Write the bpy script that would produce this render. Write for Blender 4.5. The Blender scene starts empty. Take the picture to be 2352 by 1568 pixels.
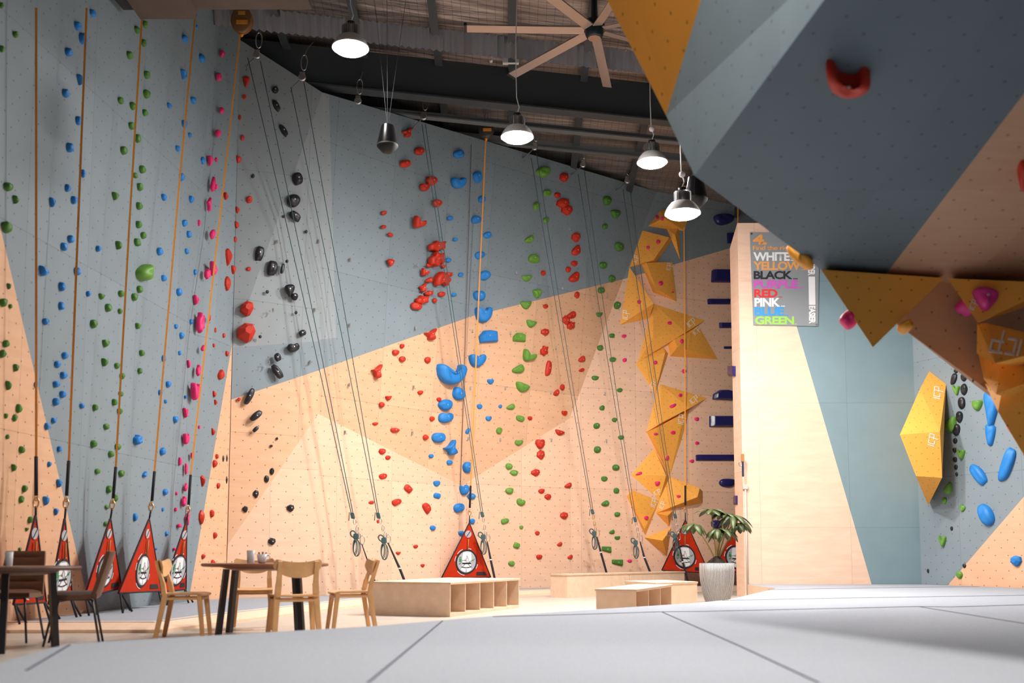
import bpy, bmesh, math, random
from mathutils import Vector, Matrix
from mathutils.bvhtree import BVHTree
C = bpy.context.scene.collection
PI = math.pi
# ---------------------------------------------------------------- camera
F = 2352.0; TP = 0.094; CH = 0.85; SH = 265.0
pit = math.atan(TP); cp, sp = math.cos(pit), math.sin(pit)
cam = bpy.data.cameras.new('camera'); camo = bpy.data.objects.new('camera', cam); C.objects.link(camo)
cam.lens = 36.0; cam.sensor_width = 36.0; cam.sensor_fit = 'HORIZONTAL'
cam.shift_y = SH/2352.0; cam.clip_end = 200; cam.clip_start = 0.05
camo.location = (0, 0, CH); camo.rotation_euler = (PI/2+pit, 0, 0)
cam.dof.use_dof = True; cam.dof.focus_distance = 20.0; cam.dof.aperture_fstop = 1.3
bpy.context.scene.camera = camo
# ---------------------------------------------------------------- world, exposure
w = bpy.data.worlds.new('world'); bpy.context.scene.world = w; w.use_nodes = True
w.node_tree.nodes['Background'].inputs[0].default_value = (0.75, 0.85, 1.0, 1)
w.node_tree.nodes['Background'].inputs[1].default_value = 0.035
vs = bpy.context.scene.view_settings
vs.view_transform = 'Standard'; vs.look = 'None'; vs.gamma = 1; vs.exposure = 0.0; vs.use_curve_mapping = False
# high bay lamps of the hall: x, y, z, watts (these four hang in view, the next list is added fill; lamp builder below adds the fittings)
LAMPS = [(-2.10, 13.4, 7.55, 60), (0.08, 15.1, 7.0, 450), (2.22, 16.3, 7.1, 640), (2.35, 14.0, 5.5, 380)]
ADDED_LAMPS = [(5.9, 16.6, 6.2, 120), (0.8, 5.4, 7.4, 340), (4.6, 15.4, 6.4, 230), (4.6, 3.0, 7.5, 90)]  # unseen lamps added to brighten the right bay, volumes, overhang and mat
def fill_light(x, y, z, W, size=0.44, spread=180, col=(1.0, 0.93, 0.86)):
    if W <= 0: return
    l = bpy.data.lights.new('added_fill_light', 'AREA'); l.shape = 'DISK'; l.size = size; l.energy = W
    l.color = col; l.spread = math.radians(spread)
    o = bpy.data.objects.new('added_fill_light', l); C.objects.link(o); o.location = (x, y, z); return o
for L in ADDED_LAMPS: fill_light(L[0], L[1], L[2]-0.16, L[3], spread=135 if L[1] < 8 else 180)
# ---------------------------------------------------------------- projection helpers
def ray(u, v):
    x = (u-1176)/F; up = (784+SH-v)/F
    return Vector((x, cp-up*sp, sp+up*cp))
O = Vector((0, 0, CH))
def P(u, v, Y):
    d = ray(u, v); return O + d*(Y/d.y)
def PZ(u, v, z):
    d = ray(u, v); return O + d*((z-CH)/d.z)
def onplane(u, v, p0, n, off=0.0):
    d = ray(u, v); return O + d*(((p0+n*off)-O).dot(n)/d.dot(n))
# ---------------------------------------------------------------- object helpers
def tag(o, label=None, cat=None, group=None, kind=None):
    if label: o['label'] = label
    if cat: o['category'] = cat
    if group: o['group'] = group
    if kind: o['kind'] = kind
    return o
def empty(name, loc, label, cat, group=None):
    o = bpy.data.objects.new(name, None); C.objects.link(o); o.location = loc; o.empty_display_size = 0.1
    return tag(o, label, cat, group)
def link(name, me, parent=None):
    o = bpy.data.objects.new(name, me); C.objects.link(o)
    if parent:
        o.parent = parent
        o.matrix_parent_inverse = Matrix.Translation(-Vector(parent.location)) if parent.type == 'EMPTY' and not parent.get('local') else Matrix.Identity(4)
    return o
def bm_obj(name, bm, mats, parent=None, smooth=False):
    me = bpy.data.meshes.new(name); bm.normal_update(); bm.to_mesh(me); bm.free()
    if not isinstance(mats, (list, tuple)): mats = [mats]
    for m in mats: me.materials.append(m)
    if smooth:
        for p in me.polygons: p.use_smooth = True
    return link(name, me, parent)
def smooth_angle(o, ang=40):
    for p in o.data.polygons: p.use_smooth = True
    e = o.data
    bm = bmesh.new(); bm.from_mesh(e)
    for ed in bm.edges:
        if len(ed.link_faces) == 2 and ed.calc_face_angle(0) > math.radians(ang): ed.smooth = False
    bm.to_mesh(e); bm.free(); return o
def add_box(bm, c, s, M=None, mi=0, bevel=0):
    r = bmesh.ops.create_cube(bm, size=1); vs_ = r['verts']
    for v in vs_: v.co = Vector((v.co.x*s[0]+c[0], v.co.y*s[1]+c[1], v.co.z*s[2]+c[2]))
    if M is not None:
        for v in vs_: v.co = M @ v.co
    fs = set(f for v in vs_ for f in v.link_faces)
    for f in fs: f.material_index = mi
    if bevel:
        es = list(set(e for v in vs_ for e in v.link_edges))
        bmesh.ops.bevel(bm, geom=es, offset=bevel, segments=2, affect='EDGES', profile=0.6)
def add_tube(bm, pts, r, n=8, mi=0, cap=True, closed=False):
    pts = [Vector(p) for p in pts]; rs = r if isinstance(r, (list, tuple)) else [r]*len(pts)
    rings = []; up = Vector((0, 0, 1)); prev = None; N = len(pts)
    for i, p in enumerate(pts):
        if closed: t = pts[(i+1) % N]-pts[i-1]
        else: t = (pts[min(i+1, N-1)]-pts[max(i-1, 0)])
        t.normalize()
        if prev is None:
            a = t.cross(up)
            if a.length < 0.05: a = t.cross(Vector((1, 0, 0)))
        else:
            a = prev - t*prev.dot(t)
            if a.length < 1e-5: a = t.orthogonal()
        a.normalize(); prev = a; b = t.cross(a)
        rings.append([bm.verts.new(p+(a*math.cos(2*PI*k/n)+b*math.sin(2*PI*k/n))*rs[i]) for k in range(n)])
    R = range(N) if closed else range(N-1)
    for i in R:
        A, B = rings[i], rings[(i+1) % N]
        for k in range(n):
            f = bm.faces.new((A[k], A[(k+1) % n], B[(k+1) % n], B[k])); f.material_index = mi; f.smooth = True
    if cap and not closed:
        for A in (rings[0][::-1], rings[-1]):
            try: f = bm.faces.new(A); f.material_index = mi
            except ValueError: pass
def add_lathe(bm, prof, c, n=24, mi=0, M=None, flute=0, fn=0):
    rings = []
    for r, z in prof:
        ring = []
        for k in range(n):
            a = 2*PI*k/n; rr = r*(1+flute*math.cos(a*fn)) if flute else r
            p = Vector((c[0]+rr*math.cos(a), c[1]+rr*math.sin(a), c[2]+z))
            ring.append(bm.verts.new(M @ p if M is not None else p))
        rings.append(ring)
    for A, B in zip(rings, rings[1:]):
        for k in range(n):
            f = bm.faces.new((A[k], A[(k+1) % n], B[(k+1) % n], B[k])); f.material_index = mi; f.smooth = True
    for A in (rings[0][::-1], rings[-1]):
        try: bm.faces.new(A).material_index = mi
        except ValueError: pass
def add_ribbon(bm, pts, wv, t=0.004, mi=0):
    """flat webbing: pts centre line, wv half width vector"""
    wv = Vector(wv); nrm = None; prev = None
    for i, p in enumerate(pts):
        p = Vector(p); tdir = (Vector(pts[min(i+1, len(pts)-1)])-Vector(pts[max(i-1, 0)])).normalized()
        n = tdir.cross(wv).normalized()*t
        q = [bm.verts.new(p+wv+n), bm.verts.new(p-wv+n), bm.verts.new(p-wv-n), bm.verts.new(p+wv-n)]
        if prev:
            for k in range(4): bm.faces.new((prev[k], prev[(k+1) % 4], q[(k+1) % 4], q[k])).material_index = mi
        else: bm.faces.new(q[::-1]).material_index = mi
        prev = q
    bm.faces.new(prev).material_index = mi
# ---------------------------------------------------------------- materials
def nodes(name):
    m = bpy.data.materials.new(name); m.use_nodes = True; nt = m.node_tree
    return m, nt, nt.nodes['Principled BSDF'], nt.links.new
def mat(name, col, rough=0.6, metal=0.0, noise=0.0, scale=20, bump=0.0, emit=0.0, spec=0.5, trans=0.0, coat=0.0):
    m, nt, b, L = nodes(name)
    b.inputs['Roughness'].default_value = rough; b.inputs['Metallic'].default_value = metal
    b.inputs['Specular IOR Level'].default_value = spec
    b.inputs['Base Color'].default_value = (*col, 1)
    if coat: b.inputs['Coat Weight'].default_value = coat
    if trans: b.inputs['Transmission Weight'].default_value = trans; b.inputs['IOR'].default_value = 1.3
    if emit: b.inputs['Emission Color'].default_value = (1, 0.98, 1, 1); b.inputs['Emission Strength'].default_value = emit
    if noise or bump:
        tc = nt.nodes.new('ShaderNodeTexCoord'); nz = nt.nodes.new('ShaderNodeTexNoise'); nz.inputs['Scale'].default_value = scale
        nz.inputs['Detail'].default_value = 6; L(tc.outputs['Object'], nz.inputs['Vector'])
        if noise:
            mr = nt.nodes.new('ShaderNodeMapRange'); mr.inputs['From Min'].default_value = 0.3; mr.inputs['From Max'].default_value = 0.7
            mr.inputs['To Min'].default_value = 1-noise; mr.inputs['To Max'].default_value = 1+noise
            mx = nt.nodes.new('ShaderNodeVectorMath'); mx.operation = 'SCALE'; mx.inputs[0].default_value = col
            L(nz.outputs['Fac'], mr.inputs['Value']); L(mr.outputs[0], mx.inputs['Scale']); L(mx.outputs[0], b.inputs['Base Color'])
        if bump:
            bp = nt.nodes.new('ShaderNodeBump'); bp.inputs['Strength'].default_value = bump; bp.inputs['Distance'].default_value = 0.02
            L(nz.outputs['Fac'], bp.inputs['Height']); L(bp.outputs[0], b.inputs['Normal'])
    return m
def mth(nt, op, a, b=None, c=None):
    n = nt.nodes.new('ShaderNodeMath'); n.operation = op
    for i, x in enumerate((a, b, c)):
        if x is None: continue
        if isinstance(x, (int, float)): n.inputs[i].default_value = x
        else: nt.links.new(x, n.inputs[i])
    return n.outputs[0]
def panel_mat(name, col, grain=0.0, dots=True, seams=True, var=0.05, rough=0.6, pw=1.4, ph=2.3, dsp=0.27, dr=0.011, dotcol=0.35, speck=0.05):
    """wall board: UVs are metres on the facet. bolt holes in a staggered grid, board joints, each board its own tone."""
    m, nt, b, L = nodes(name); N = nt.nodes.new
    uv = N('ShaderNodeUVMap'); sx = N('ShaderNodeSeparateXYZ'); L(uv.outputs[0], sx.inputs[0]); U, V = sx.outputs[0], sx.outputs[1]
    cu = mth(nt, 'DIVIDE', U, pw); cv = mth(nt, 'DIVIDE', V, ph)
    fu = mth(nt, 'FLOOR', cu); fv = mth(nt, 'FLOOR', cv)
    cx = N('ShaderNodeCombineXYZ'); L(fu, cx.inputs[0]); L(fv, cx.inputs[1])
    wn = N('ShaderNodeTexWhiteNoise'); wn.noise_dimensions = '2D'; L(cx.outputs[0], wn.inputs['Vector'])
    k = mth(nt, 'MULTIPLY_ADD', wn.outputs['Value'], 2*var, 1-var)
    # grain / speckle
    cb = N('ShaderNodeCombineXYZ'); L(mth(nt, 'MULTIPLY_ADD', U, 1.2, mth(nt, 'MULTIPLY', wn.outputs['Value'], 17)), cb.inputs[0]); L(mth(nt, 'MULTIPLY', V, 7 if grain else 1.2), cb.inputs[1])
    nz = N('ShaderNodeTexNoise'); nz.inputs['Scale'].default_value = 1.4 if grain else 2; nz.inputs['Detail'].default_value = 8; nz.inputs['Distortion'].default_value = 0.8 if grain else 0; L(cb.outputs[0], nz.inputs['Vector'])
    k = mth(nt, 'MULTIPLY', k, mth(nt, 'MULTIPLY_ADD', nz.outputs['Fac'], (grain if grain else 0.1)*1.6, 1-(grain if grain else 0.1)*0.8))
    ns = N('ShaderNodeTexNoise'); ns.inputs['Scale'].default_value = 60; ns.inputs['Detail'].default_value = 3; L(uv.outputs[0], ns.inputs['Vector'])
    k = mth(nt, 'MULTIPLY', k, mth(nt, 'MULTIPLY_ADD', ns.outputs['Fac'], speck*2, 1-speck))
    mask = None
    if seams:
        du = mth(nt, 'MULTIPLY', mth(nt, 'SUBTRACT', 0.5, mth(nt, 'ABSOLUTE', mth(nt, 'SUBTRACT', mth(nt, 'FRACT', cu), 0.5))), pw)
        dv = mth(nt, 'MULTIPLY', mth(nt, 'SUBTRACT', 0.5, mth(nt, 'ABSOLUTE', mth(nt, 'SUBTRACT', mth(nt, 'FRACT', cv), 0.5))), ph)
        ln = mth(nt, 'LESS_THAN', mth(nt, 'MINIMUM', du, dv), 0.004)
        k = mth(nt, 'MULTIPLY', k, mth(nt, 'MULTIPLY_ADD', ln, -0.28, 1.0))
    if dots:
        def grid(o):
            a = mth(nt, 'MULTIPLY', mth(nt, 'SUBTRACT', mth(nt, 'FRACT', mth(nt, 'ADD', mth(nt, 'DIVIDE', U, dsp), o)), 0.5), dsp)
            c = mth(nt, 'MULTIPLY', mth(nt, 'SUBTRACT', mth(nt, 'FRACT', mth(nt, 'ADD', mth(nt, 'DIVIDE', V, dsp), o)), 0.5), dsp)
            return mth(nt, 'LESS_THAN', mth(nt, 'SQRT', mth(nt, 'ADD', mth(nt, 'MULTIPLY', a, a), mth(nt, 'MULTIPLY', c, c))), dr)
        d = mth(nt, 'MAXIMUM', grid(0.0), grid(0.5))
        k = mth(nt, 'MULTIPLY', k, mth(nt, 'MULTIPLY_ADD', d, -(1-dotcol), 1.0))
    mx = N('ShaderNodeVectorMath'); mx.operation = 'SCALE'
    if grain:
        mc = N('ShaderNodeMix'); mc.data_type = 'RGBA'; mc.inputs[6].default_value = (*[c*(1, .93, .86)[i] for i, c in enumerate(col)], 1); mc.inputs[7].default_value = (*col, 1)
        L(nz.outputs['Fac'], mc.inputs[0]); L(mc.outputs[2], mx.inputs[0])
    else: mx.inputs[0].default_value = col
    L(k, mx.inputs['Scale']); L(mx.outputs[0], b.inputs['Base Color']); b.inputs['Roughness'].default_value = rough
    b.inputs['Specular IOR Level'].default_value = 0.3
    return m
M_BLUE = panel_mat('blue_grey_paint', (0.215, 0.265, 0.295), var=0.03, dotcol=0.5)
M_BLUEL = panel_mat('light_blue_grey_paint', (0.28, 0.315, 0.33), var=0.03, dotcol=0.5)
M_PLY = panel_mat('birch_ply', (0.79, 0.53, 0.38), grain=0.12, var=0.06)
M_PLY2 = panel_mat('birch_ply_deep', (0.70, 0.43, 0.27), grain=0.14, var=0.07)
M_PLYP = panel_mat('pillar_ply', (0.78, 0.56, 0.43), grain=0.16, dots=False, pw=1.75, ph=2.45)
M_BLUEP = panel_mat('plain_blue_paint', (0.20, 0.29, 0.325), dots=False, pw=1.75, ph=2.45, var=0.02)
M_PLYR = panel_mat('birch_ply_right', (0.70, 0.43, 0.28), grain=0.14)
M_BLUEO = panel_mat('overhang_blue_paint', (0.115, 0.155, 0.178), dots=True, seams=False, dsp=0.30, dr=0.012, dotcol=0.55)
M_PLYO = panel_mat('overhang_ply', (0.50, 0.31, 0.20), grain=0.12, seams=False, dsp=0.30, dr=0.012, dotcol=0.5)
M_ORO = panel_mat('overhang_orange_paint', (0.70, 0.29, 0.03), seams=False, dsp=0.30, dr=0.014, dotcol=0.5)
M_ORV = panel_mat('orange_volume_paint', (0.93, 0.43, 0.075), seams=False, dsp=0.20, dr=0.009, dotcol=0.45, var=0.0)
M_PLYBOX = mat('ply_box', (0.72, 0.52, 0.37), 0.55, noise=0.07, scale=9)
M_PLYEDGE = mat('ply_edge', (0.52, 0.33, 0.19), 0.6, noise=0.15, scale=40)
M_TIMBER = mat('timber_edging', (0.80, 0.57, 0.41), 0.5, noise=0.06, scale=12)
M_MAT = mat('grey_mat_carpet', (0.33, 0.355, 0.40), 0.95, noise=0.09, scale=55, bump=0.15, spec=0.1)
M_SEAM = mat('mat_seam', (0.045, 0.05, 0.075), 0.9)
M_FLOOR = mat('polished_concrete', (0.50, 0.45, 0.39), 0.35, noise=0.07, scale=2.5)
M_DARK = mat('dark_cladding', (0.018, 0.022, 0.026), 0.9)
M_STEEL = mat('dark_painted_steel', (0.055, 0.065, 0.072), 0.5, metal=0.2)
M_STEELL = mat('grey_steel', (0.17, 0.185, 0.19), 0.5, metal=0.3)
M_WHITE = mat('white_plastic', (0.75, 0.75, 0.76), 0.45)
M_CHROME = mat('bright_metal', (0.75, 0.75, 0.75), 0.25, metal=1.0)
M_HANG = mat('weathered_hanger_steel', (0.35, 0.33, 0.31), 0.6, metal=0.4)
M_ALU = mat('ribbed_aluminium', (0.60, 0.60, 0.60), 0.3, metal=0.9)
M_GOLD = mat('brass_carabiner', (0.75, 0.50, 0.28), 0.3, metal=0.9)
M_GLOW = mat('lamp_diffuser', (1, 1, 1), 0.5, emit=9.0)
M_BLACK = mat('black_plastic', (0.015, 0.015, 0.02), 0.35)
M_BLKF = mat('black_webbing', (0.012, 0.011, 0.018), 0.8)
M_ORW = mat('orange_webbing', (0.78, 0.30, 0.035), 0.7, noise=0.1, scale=60)
M_ROPE = mat('dark_green_rope', (0.045, 0.095, 0.10), 0.7)
M_ROPEG = mat('brown_grey_rope', (0.16, 0.11, 0.09), 0.8)
M_RED = mat('red_gate_fabric', (0.44, 0.024, 0.004), 0.8, noise=0.08, scale=6, spec=0.15)
M_GWHITE = mat('printed_white', (0.74, 0.75, 0.76), 0.6)
M_GGREY = mat('printed_grey', (0.38, 0.38, 0.41), 0.6)
M_GGREEN = mat('printed_green', (0.03, 0.22, 0.07), 0.6)
M_GRED = mat('printed_red', (0.5, 0.02, 0.02), 0.6)
M_POST = mat('poster_grey', (0.26, 0.28, 0.30), 0.5)
HC = {'green': (0.055, 0.19, 0.022), 'blue': (0.012, 0.20, 0.58), 'red': (0.52, 0.022, 0.004), 'pink': (0.80, 0.02, 0.16), 'black': (0.012, 0.012, 0.016), 'navy': (0.022, 0.02, 0.12), 'orange': (0.85, 0.36, 0.03)}
MH = {k: mat(k+'_resin', c, 0.42 if k in ('black', 'navy') else 0.55, noise=0.08, scale=14, bump=0.12) for k, c in HC.items()}
MH['navy'].node_tree.nodes['Principled BSDF'].inputs['Roughness'].default_value = 0.16
MH['magenta'] = mat('magenta_resin', (0.62, 0.03, 0.24), 0.45, noise=0.06, scale=10, bump=0.1)
MH['bright'] = mat('bright_green_resin', (0.12, 0.30, 0.035), 0.5, noise=0.08, scale=14, bump=0.12)
# ---------------------------------------------------------------- faceted walls
FAC = []      # (verts, object name)
class Facets:
    def __init__(s, name, mats): s.bm = bmesh.new(); s.uv = s.bm.loops.layers.uv.new('UVMap'); s.name = name; s.mats = mats
    def add(s, pts, mi, cuts=(), uvshift=(0, 0)):
        """pts 3D polygon, cuts = [(pixA, pixB, material on the right hand side / lower side of the line)]"""
        pts = [Vector(p) for p in pts]; n = Vector((0, 0, 0))
        for i in range(len(pts)): n += (pts[i]-pts[0]).cross(pts[(i+1) % len(pts)]-pts[0])
        n.normalize()
        if n.dot(O-pts[0]) < 0: n = -n; pts = pts[::-1]
        # flatten to the mean plane
        FAC.append(([p.copy() for p in pts], n.copy(), s.name))
        hz = Vector((0, 0, 1)).cross(n)
        if hz.length < 0.3: hz = Vector((1, 0, 0))
        hz.normalize(); vt = n.cross(hz)
        b2 = bmesh.new(); b2.faces.new([b2.verts.new(p) for p in pts]); b2.faces.ensure_lookup_table(); b2.faces[0].material_index = mi
        p0 = pts[0]
        for a, b, m2, test in cuts:
            A = onplane(*a, p0, n); B = onplane(*b, p0, n); pn = (B-A).cross(n).normalized()
            bmesh.ops.bisect_plane(b2, geom=b2.verts[:]+b2.edges[:]+b2.faces[:], plane_co=A, plane_no=pn, dist=1e-5)
            T = onplane(*test, p0, n); sgn = (T-A).dot(pn)
            for f in b2.faces:
                if (f.calc_center_median()-A).dot(pn)*sgn > 0 and (m2[1] is None or f.material_index in m2[1]): f.material_index = m2[0]
        for f in b2.faces:
            vs_ = [s.bm.verts.new(v.co) for v in f.verts]; g = s.bm.faces.new(vs_); g.material_index = f.material_index
            for l in g.loops: l[s.uv].uv = (l.vert.co.dot(hz)+uvshift[0], l.vert.co.dot(vt)+uvshift[1])
        b2.free()
    def build(s, thick=0.12, kind='structure', parent=None):
        bmesh.ops.remove_doubles(s.bm, verts=s.bm.verts[:], dist=0.002)
        o = bm_obj(s.name, s.bm, s.mats, parent)
        if kind: tag(o, kind=kind)
        if thick:
            md = o.modifiers.new('thickness', 'SOLIDIFY'); md.thickness = thick; md.offset = -1
        return o
# left wall: facets A (long) and B (by the corner)
MZ = 0.10
A0, A1 = Vector((-5.75, 9.0, 0)), Vector((-5.20, 15.5, 0)); K = Vector((-4.80, 17.3, 0))
ZT = 11.5
up = lambda p, z: Vector((p[0], p[1], z))
At = A0 + (A1-A0)*((17.25-9.0)/(15.5-9.0))
At = Vector((-5.06, 17.0, 0))
wl = Facets('wall_left', [M_BLUE, M_PLY2, M_BLUEL])
wl.add([up(A0, 0), up(A1, 0), up(At, ZT), up(A0, ZT)], 0, [((0, 515), (88, 890), (1, None), (0, 900)), ], (0.3, 0.1))
Ctop = P(552, 92, 17.25)
wl.add([up(A1, 0), up(K, 0), Ctop, up(At, ZT)], 0, [((520, 925), (444, 1362), (1, None), (515, 1200))], (0.3, 0.1))
wl.build()
# back wall
def vplane(a, b):
    n = (up(b, 1)-up(a, 1)).cross(Vector((0, 0, 1))).normalized()
    if n.y > 0: n = -n
    return up(a, 0), n
def gx(u, Y): return P(u, 1340, Y)
K1 = gx(735, 18.3); K2 = gx(1060, 21.3); K3 = gx(1313, 22.9); K4 = gx(1790, 24.9)
P1 = onplane(523, 1251, *vplane(K, K1)); P2 = onplane(731, 950, *vplane(K, K1)); P3 = onplane(1060, 1115, *vplane(K1, K2))
P1 = P(523, 1251, K.y)
P4 = onplane(1309, 960, *vplane(K3, K4)); P5 = onplane(1508, 440, *vplane(K3, K4)); P6 = onplane(1640, 452, *vplane(K3, K4)); P7 = onplane(1800, 470, *vplane(K3, K4))
T1 = P(740, 212, 17.75); T2 = P(1090, 316, 20.4)
wb = Facets('wall_back', [M_BLUE, M_PLY, M_BLUEL, M_PLY2])
BL = (1, None)
wb.add([up(K, 0), up(K1, 0), P2, P1], 1)
wb.add([up(K1, 0), up(K2, 0), P3, P2], 1)
wb.add([up(K2, 0), up(K3, 0), P4, P3], 1)
wb.add([up(K3, 0), up(K4, 0), P7, P6, P5, P4], 0, [((1435, 640), (1700, 563), BL, (1600, 900))])
wb.add([P1, P2, T1, Ctop], 2, [((523, 797), (735, 780), (0, None), (620, 850)), ((523, 920), (735, 849), (3, None), (600, 950))])
wb.add([P2, P3, T2, T1], 0, [((735, 849), (1100, 722), (3, None), (900, 900)), ((768, 300), (775, 775), (2, (0,)), (745, 500)), ((735, 780), (775, 775), (0, (2,)), (750, 810))])
wb.add([P3, P4, P5, T2], 0, [((1100, 722), (1435, 640), (3, None), (1200, 900))])
wb.build()
# right bay: pillar end, plain board wall, bouldering wall behind
YR = 20.0
R0 = Vector((P(1711, 1340, YR).x, YR, 0)); Rb = Vector((P(1692, 1340, YR+0.55).x, YR+0.55, 0)); R1 = Vector((P(2117, 1340, YR).x, YR, 0)); R2 = Vector((9.75, 16.0, 0))
zt = P(1705, 512, YR).z
wr = Facets('wall_right', [M_BLUEP, M_PLYP, M_BLUE, M_PLYR])
wr.add([up(R0, 0), up(R1, 0), up(R1, zt), up(R0, zt)], 0, [((1830, 750), (2000, 1335), (1, None), (1750, 1000))], (0.4, 1.1))
wr.add([up(R0, 0), up(Rb, 0), up(Rb, zt-0.35), up(R0, zt)], 1)
R1t = up(R1, zt); R2t = up(R2, zt)
wr.add([up(R1, 0), up(R2, 0), R2t, R1t], 2, [((2180, 1340), (2352, 1140), (3, None), (2330, 1300))])
wr.build(0.14)
# ---------------------------------------------------------------- shell: floor, ceiling, rear walls
bm = bmesh.new(); add_box(bm, (1, 13, -0.1), (24, 34, 0.2)); tag(bm_obj('floor', bm, M_FLOOR), kind='structure')
bm = bmesh.new(); add_box(bm, (2, 28.2, 6), (26, 0.3, 13)); tag(bm_obj('wall_far', bm, M_DARK), kind='structure')
bm = bmesh.new(); add_box(bm, (-8.2, 13, 6), (0.3, 34, 13)); tag(bm_obj('wall_side', bm, M_DARK), kind='structure')
def zc(Y): return 10.0+(17.8-Y)*0.128+0.12
# roof lining: silver insulation held by wire mesh
def roof_mat():
    m, nt, b, L = nodes('foil_roof_lining'); N = nt.nodes.new
    tc = N('ShaderNodeTexCoord'); sx = N('ShaderNodeSeparateXYZ'); L(tc.outputs['Object'], sx.inputs[0])
    y = mth(nt, 'SUBTRACT', sx.outputs[1], mth(nt, 'MULTIPLY', sx.outputs[0], 0.185))
    cb = N('ShaderNodeCombineXYZ'); L(mth(nt, 'MULTIPLY', sx.outputs[0], 0.35), cb.inputs[0]); L(mth(nt, 'MULTIPLY', y, 2.5), cb.inputs[1])
    nz = N('ShaderNodeTexNoise'); nz.inputs['Scale'].default_value = 1.6; nz.inputs['Detail'].default_value = 5; L(cb.outputs[0], nz.inputs['Vector'])
    lx = mth(nt, 'LESS_THAN', mth(nt, 'FRACT', mth(nt, 'DIVIDE', sx.outputs[0], 0.15)), 0.07)
    ly = mth(nt, 'LESS_THAN', mth(nt, 'FRACT', mth(nt, 'DIVIDE', y, 0.15)), 0.07)
    ms = mth(nt, 'MAXIMUM', lx, ly)
    k = mth(nt, 'MULTIPLY', mth(nt, 'MULTIPLY_ADD', ms, -0.45, 1.0), mth(nt, 'MULTIPLY_ADD', nz.outputs['Fac'], 0.9, 0.5))
    mx = N('ShaderNodeVectorMath'); mx.operation = 'SCALE'; mx.inputs[0].default_value = (0.36, 0.315, 0.29); L(k, mx.inputs['Scale']); L(mx.outputs[0], b.inputs['Base Color'])
    b.inputs['Roughness'].default_value = 0.38; b.inputs['Metallic'].default_value = 0.55
    bp = N('ShaderNodeBump'); bp.inputs['Strength'].default_value = 0.6; bp.inputs['Distance'].default_value = 0.15; L(nz.outputs['Fac'], bp.inputs['Height']); L(bp.outputs[0], b.inputs['Normal'])
    return m
M_ROOF = roof_mat()
bm = bmesh.new(); rr = random.Random(4)
ny = 90
rows = []
for j in range(ny+1):
    Y = -3+31*j/ny; row = []
    for i in range(13):
        X = -8+22*i/12; yy = Y-0.185*X
        row.append(bm.verts.new((X, Y, zc(Y)+0.10+0.05*math.sin(yy*9)+0.03*math.sin(yy*23+X))))
    rows.append(row)
for j in range(ny):
    for i in range(12): f = bm.faces.new((rows[j][i], rows[j+1][i], rows[j+1][i+1], rows[j][i+1])); f.smooth = True
tag(bm_obj('ceiling', bm, M_ROOF), kind='structure')
# rafters along the hall
for i, X in enumerate([-5.45, -4.08, -2.72, -1.36, 0.0, 1.37, 2.73, 4.1, 5.5]):
    bm = bmesh.new(); L_ = 27.0; ang = -math.atan(0.128)
    Mx = Matrix.Translation((X, 14.5, zc(14.5)-0.08)) @ Matrix.Rotation(ang, 4, 'X')
    add_box(bm, (0, 0, 0), (0.05, L_, 0.22), Mx); add_box(bm, (0, 0, -0.11), (0.14, L_, 0.02), Mx)
    tag(bm_obj('trim_%d' % (i+1), bm, M_STEEL), kind='structure')
# cross members
def cross(name, Y0, h, wfl, m, dz=0.0, x0=-7, x1=10):
    bm = bmesh.new(); k = 0.185; Lx = x1-x0; xm = (x0+x1)/2; Ym = Y0+k*xm
    a = math.atan(k)
    Mx = Matrix.Translation((xm, Ym, zc(Ym)-dz)) @ Matrix.Rotation(a, 4, 'Z') @ Matrix.Rotation(math.atan(0.128*k)*1, 4, 'Y')
    add_box(bm, (0, 0, 0), (Lx, 0.06, h), Mx); add_box(bm, (0, 0, -h/2), (Lx, wfl, 0.03), Mx)
    return tag(bm_obj(name, bm, m), kind='structure')
bm = bmesh.new()
cross('trim_20', 18.55, 0.75, 0.26, M_STEEL, 0.45)
cross('trim_21', 20.9, 0.16, 0.12, M_STEELL, 0.22); cross('trim_22', 22.9, 0.16, 0.14, M_STEELL, 0.42, x1=1.6)
cross('trim_24', 14.6, 0.2, 0.12, M_STEEL, 0.2)
cross('trim_26', 19.5, 0.10, 0.16, M_STEELL, 0.62)
# crinkled foil flashing beside the big beam
bm = bmesh.new(); prev = None
for i in range(260):
    X = -6.5+0.06*i; Y = 17.55+0.185*X; z = zc(Y)-0.28; d = 0.035 if i % 2 else -0.035; d *= (0.5+rr.random())
    q = [bm.verts.new((X, Y+d, z+0.17)), bm.verts.new((X, Y+0.12+d, z-0.17))]
    if prev: bm.faces.new((prev[0], prev[1], q[1], q[0]))
    prev = q
o = tag(bm_obj('trim_25', bm, M_CHROME), kind='structure'); o.data.materials[0] = mat('crinkled_foil', (0.75, 0.75, 0.78), 0.3, metal=0.85)
# boxed bulkhead under the roof, upper left
def prism_uv(bm, pts, Yf, Yn, hgt):
    pass
M_BULK = mat('bulkhead_board', (0.11, 0.08, 0.062), 0.8, noise=0.08, scale=3); M_BULKD = mat('bulkhead_grey', (0.035, 0.037, 0.04), 0.8)
bm = bmesh.new()
for (u0, u1, v, mi) in ((-80, 322, 23, 1), (322, 450, 44, 0), (450, 716, 22, 0)):
    a = P(u0, v, 13.5); b = P(u1, v, 13.5)
    add_box(bm, ((a.x+b.x)/2, 11.5, a.z+0.5), (b.x-a.x, 4.0, 1.0), mi=mi)
tag(bm_obj('trim_30', bm, [M_BULK, M_BULKD]), kind='structure')
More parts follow.
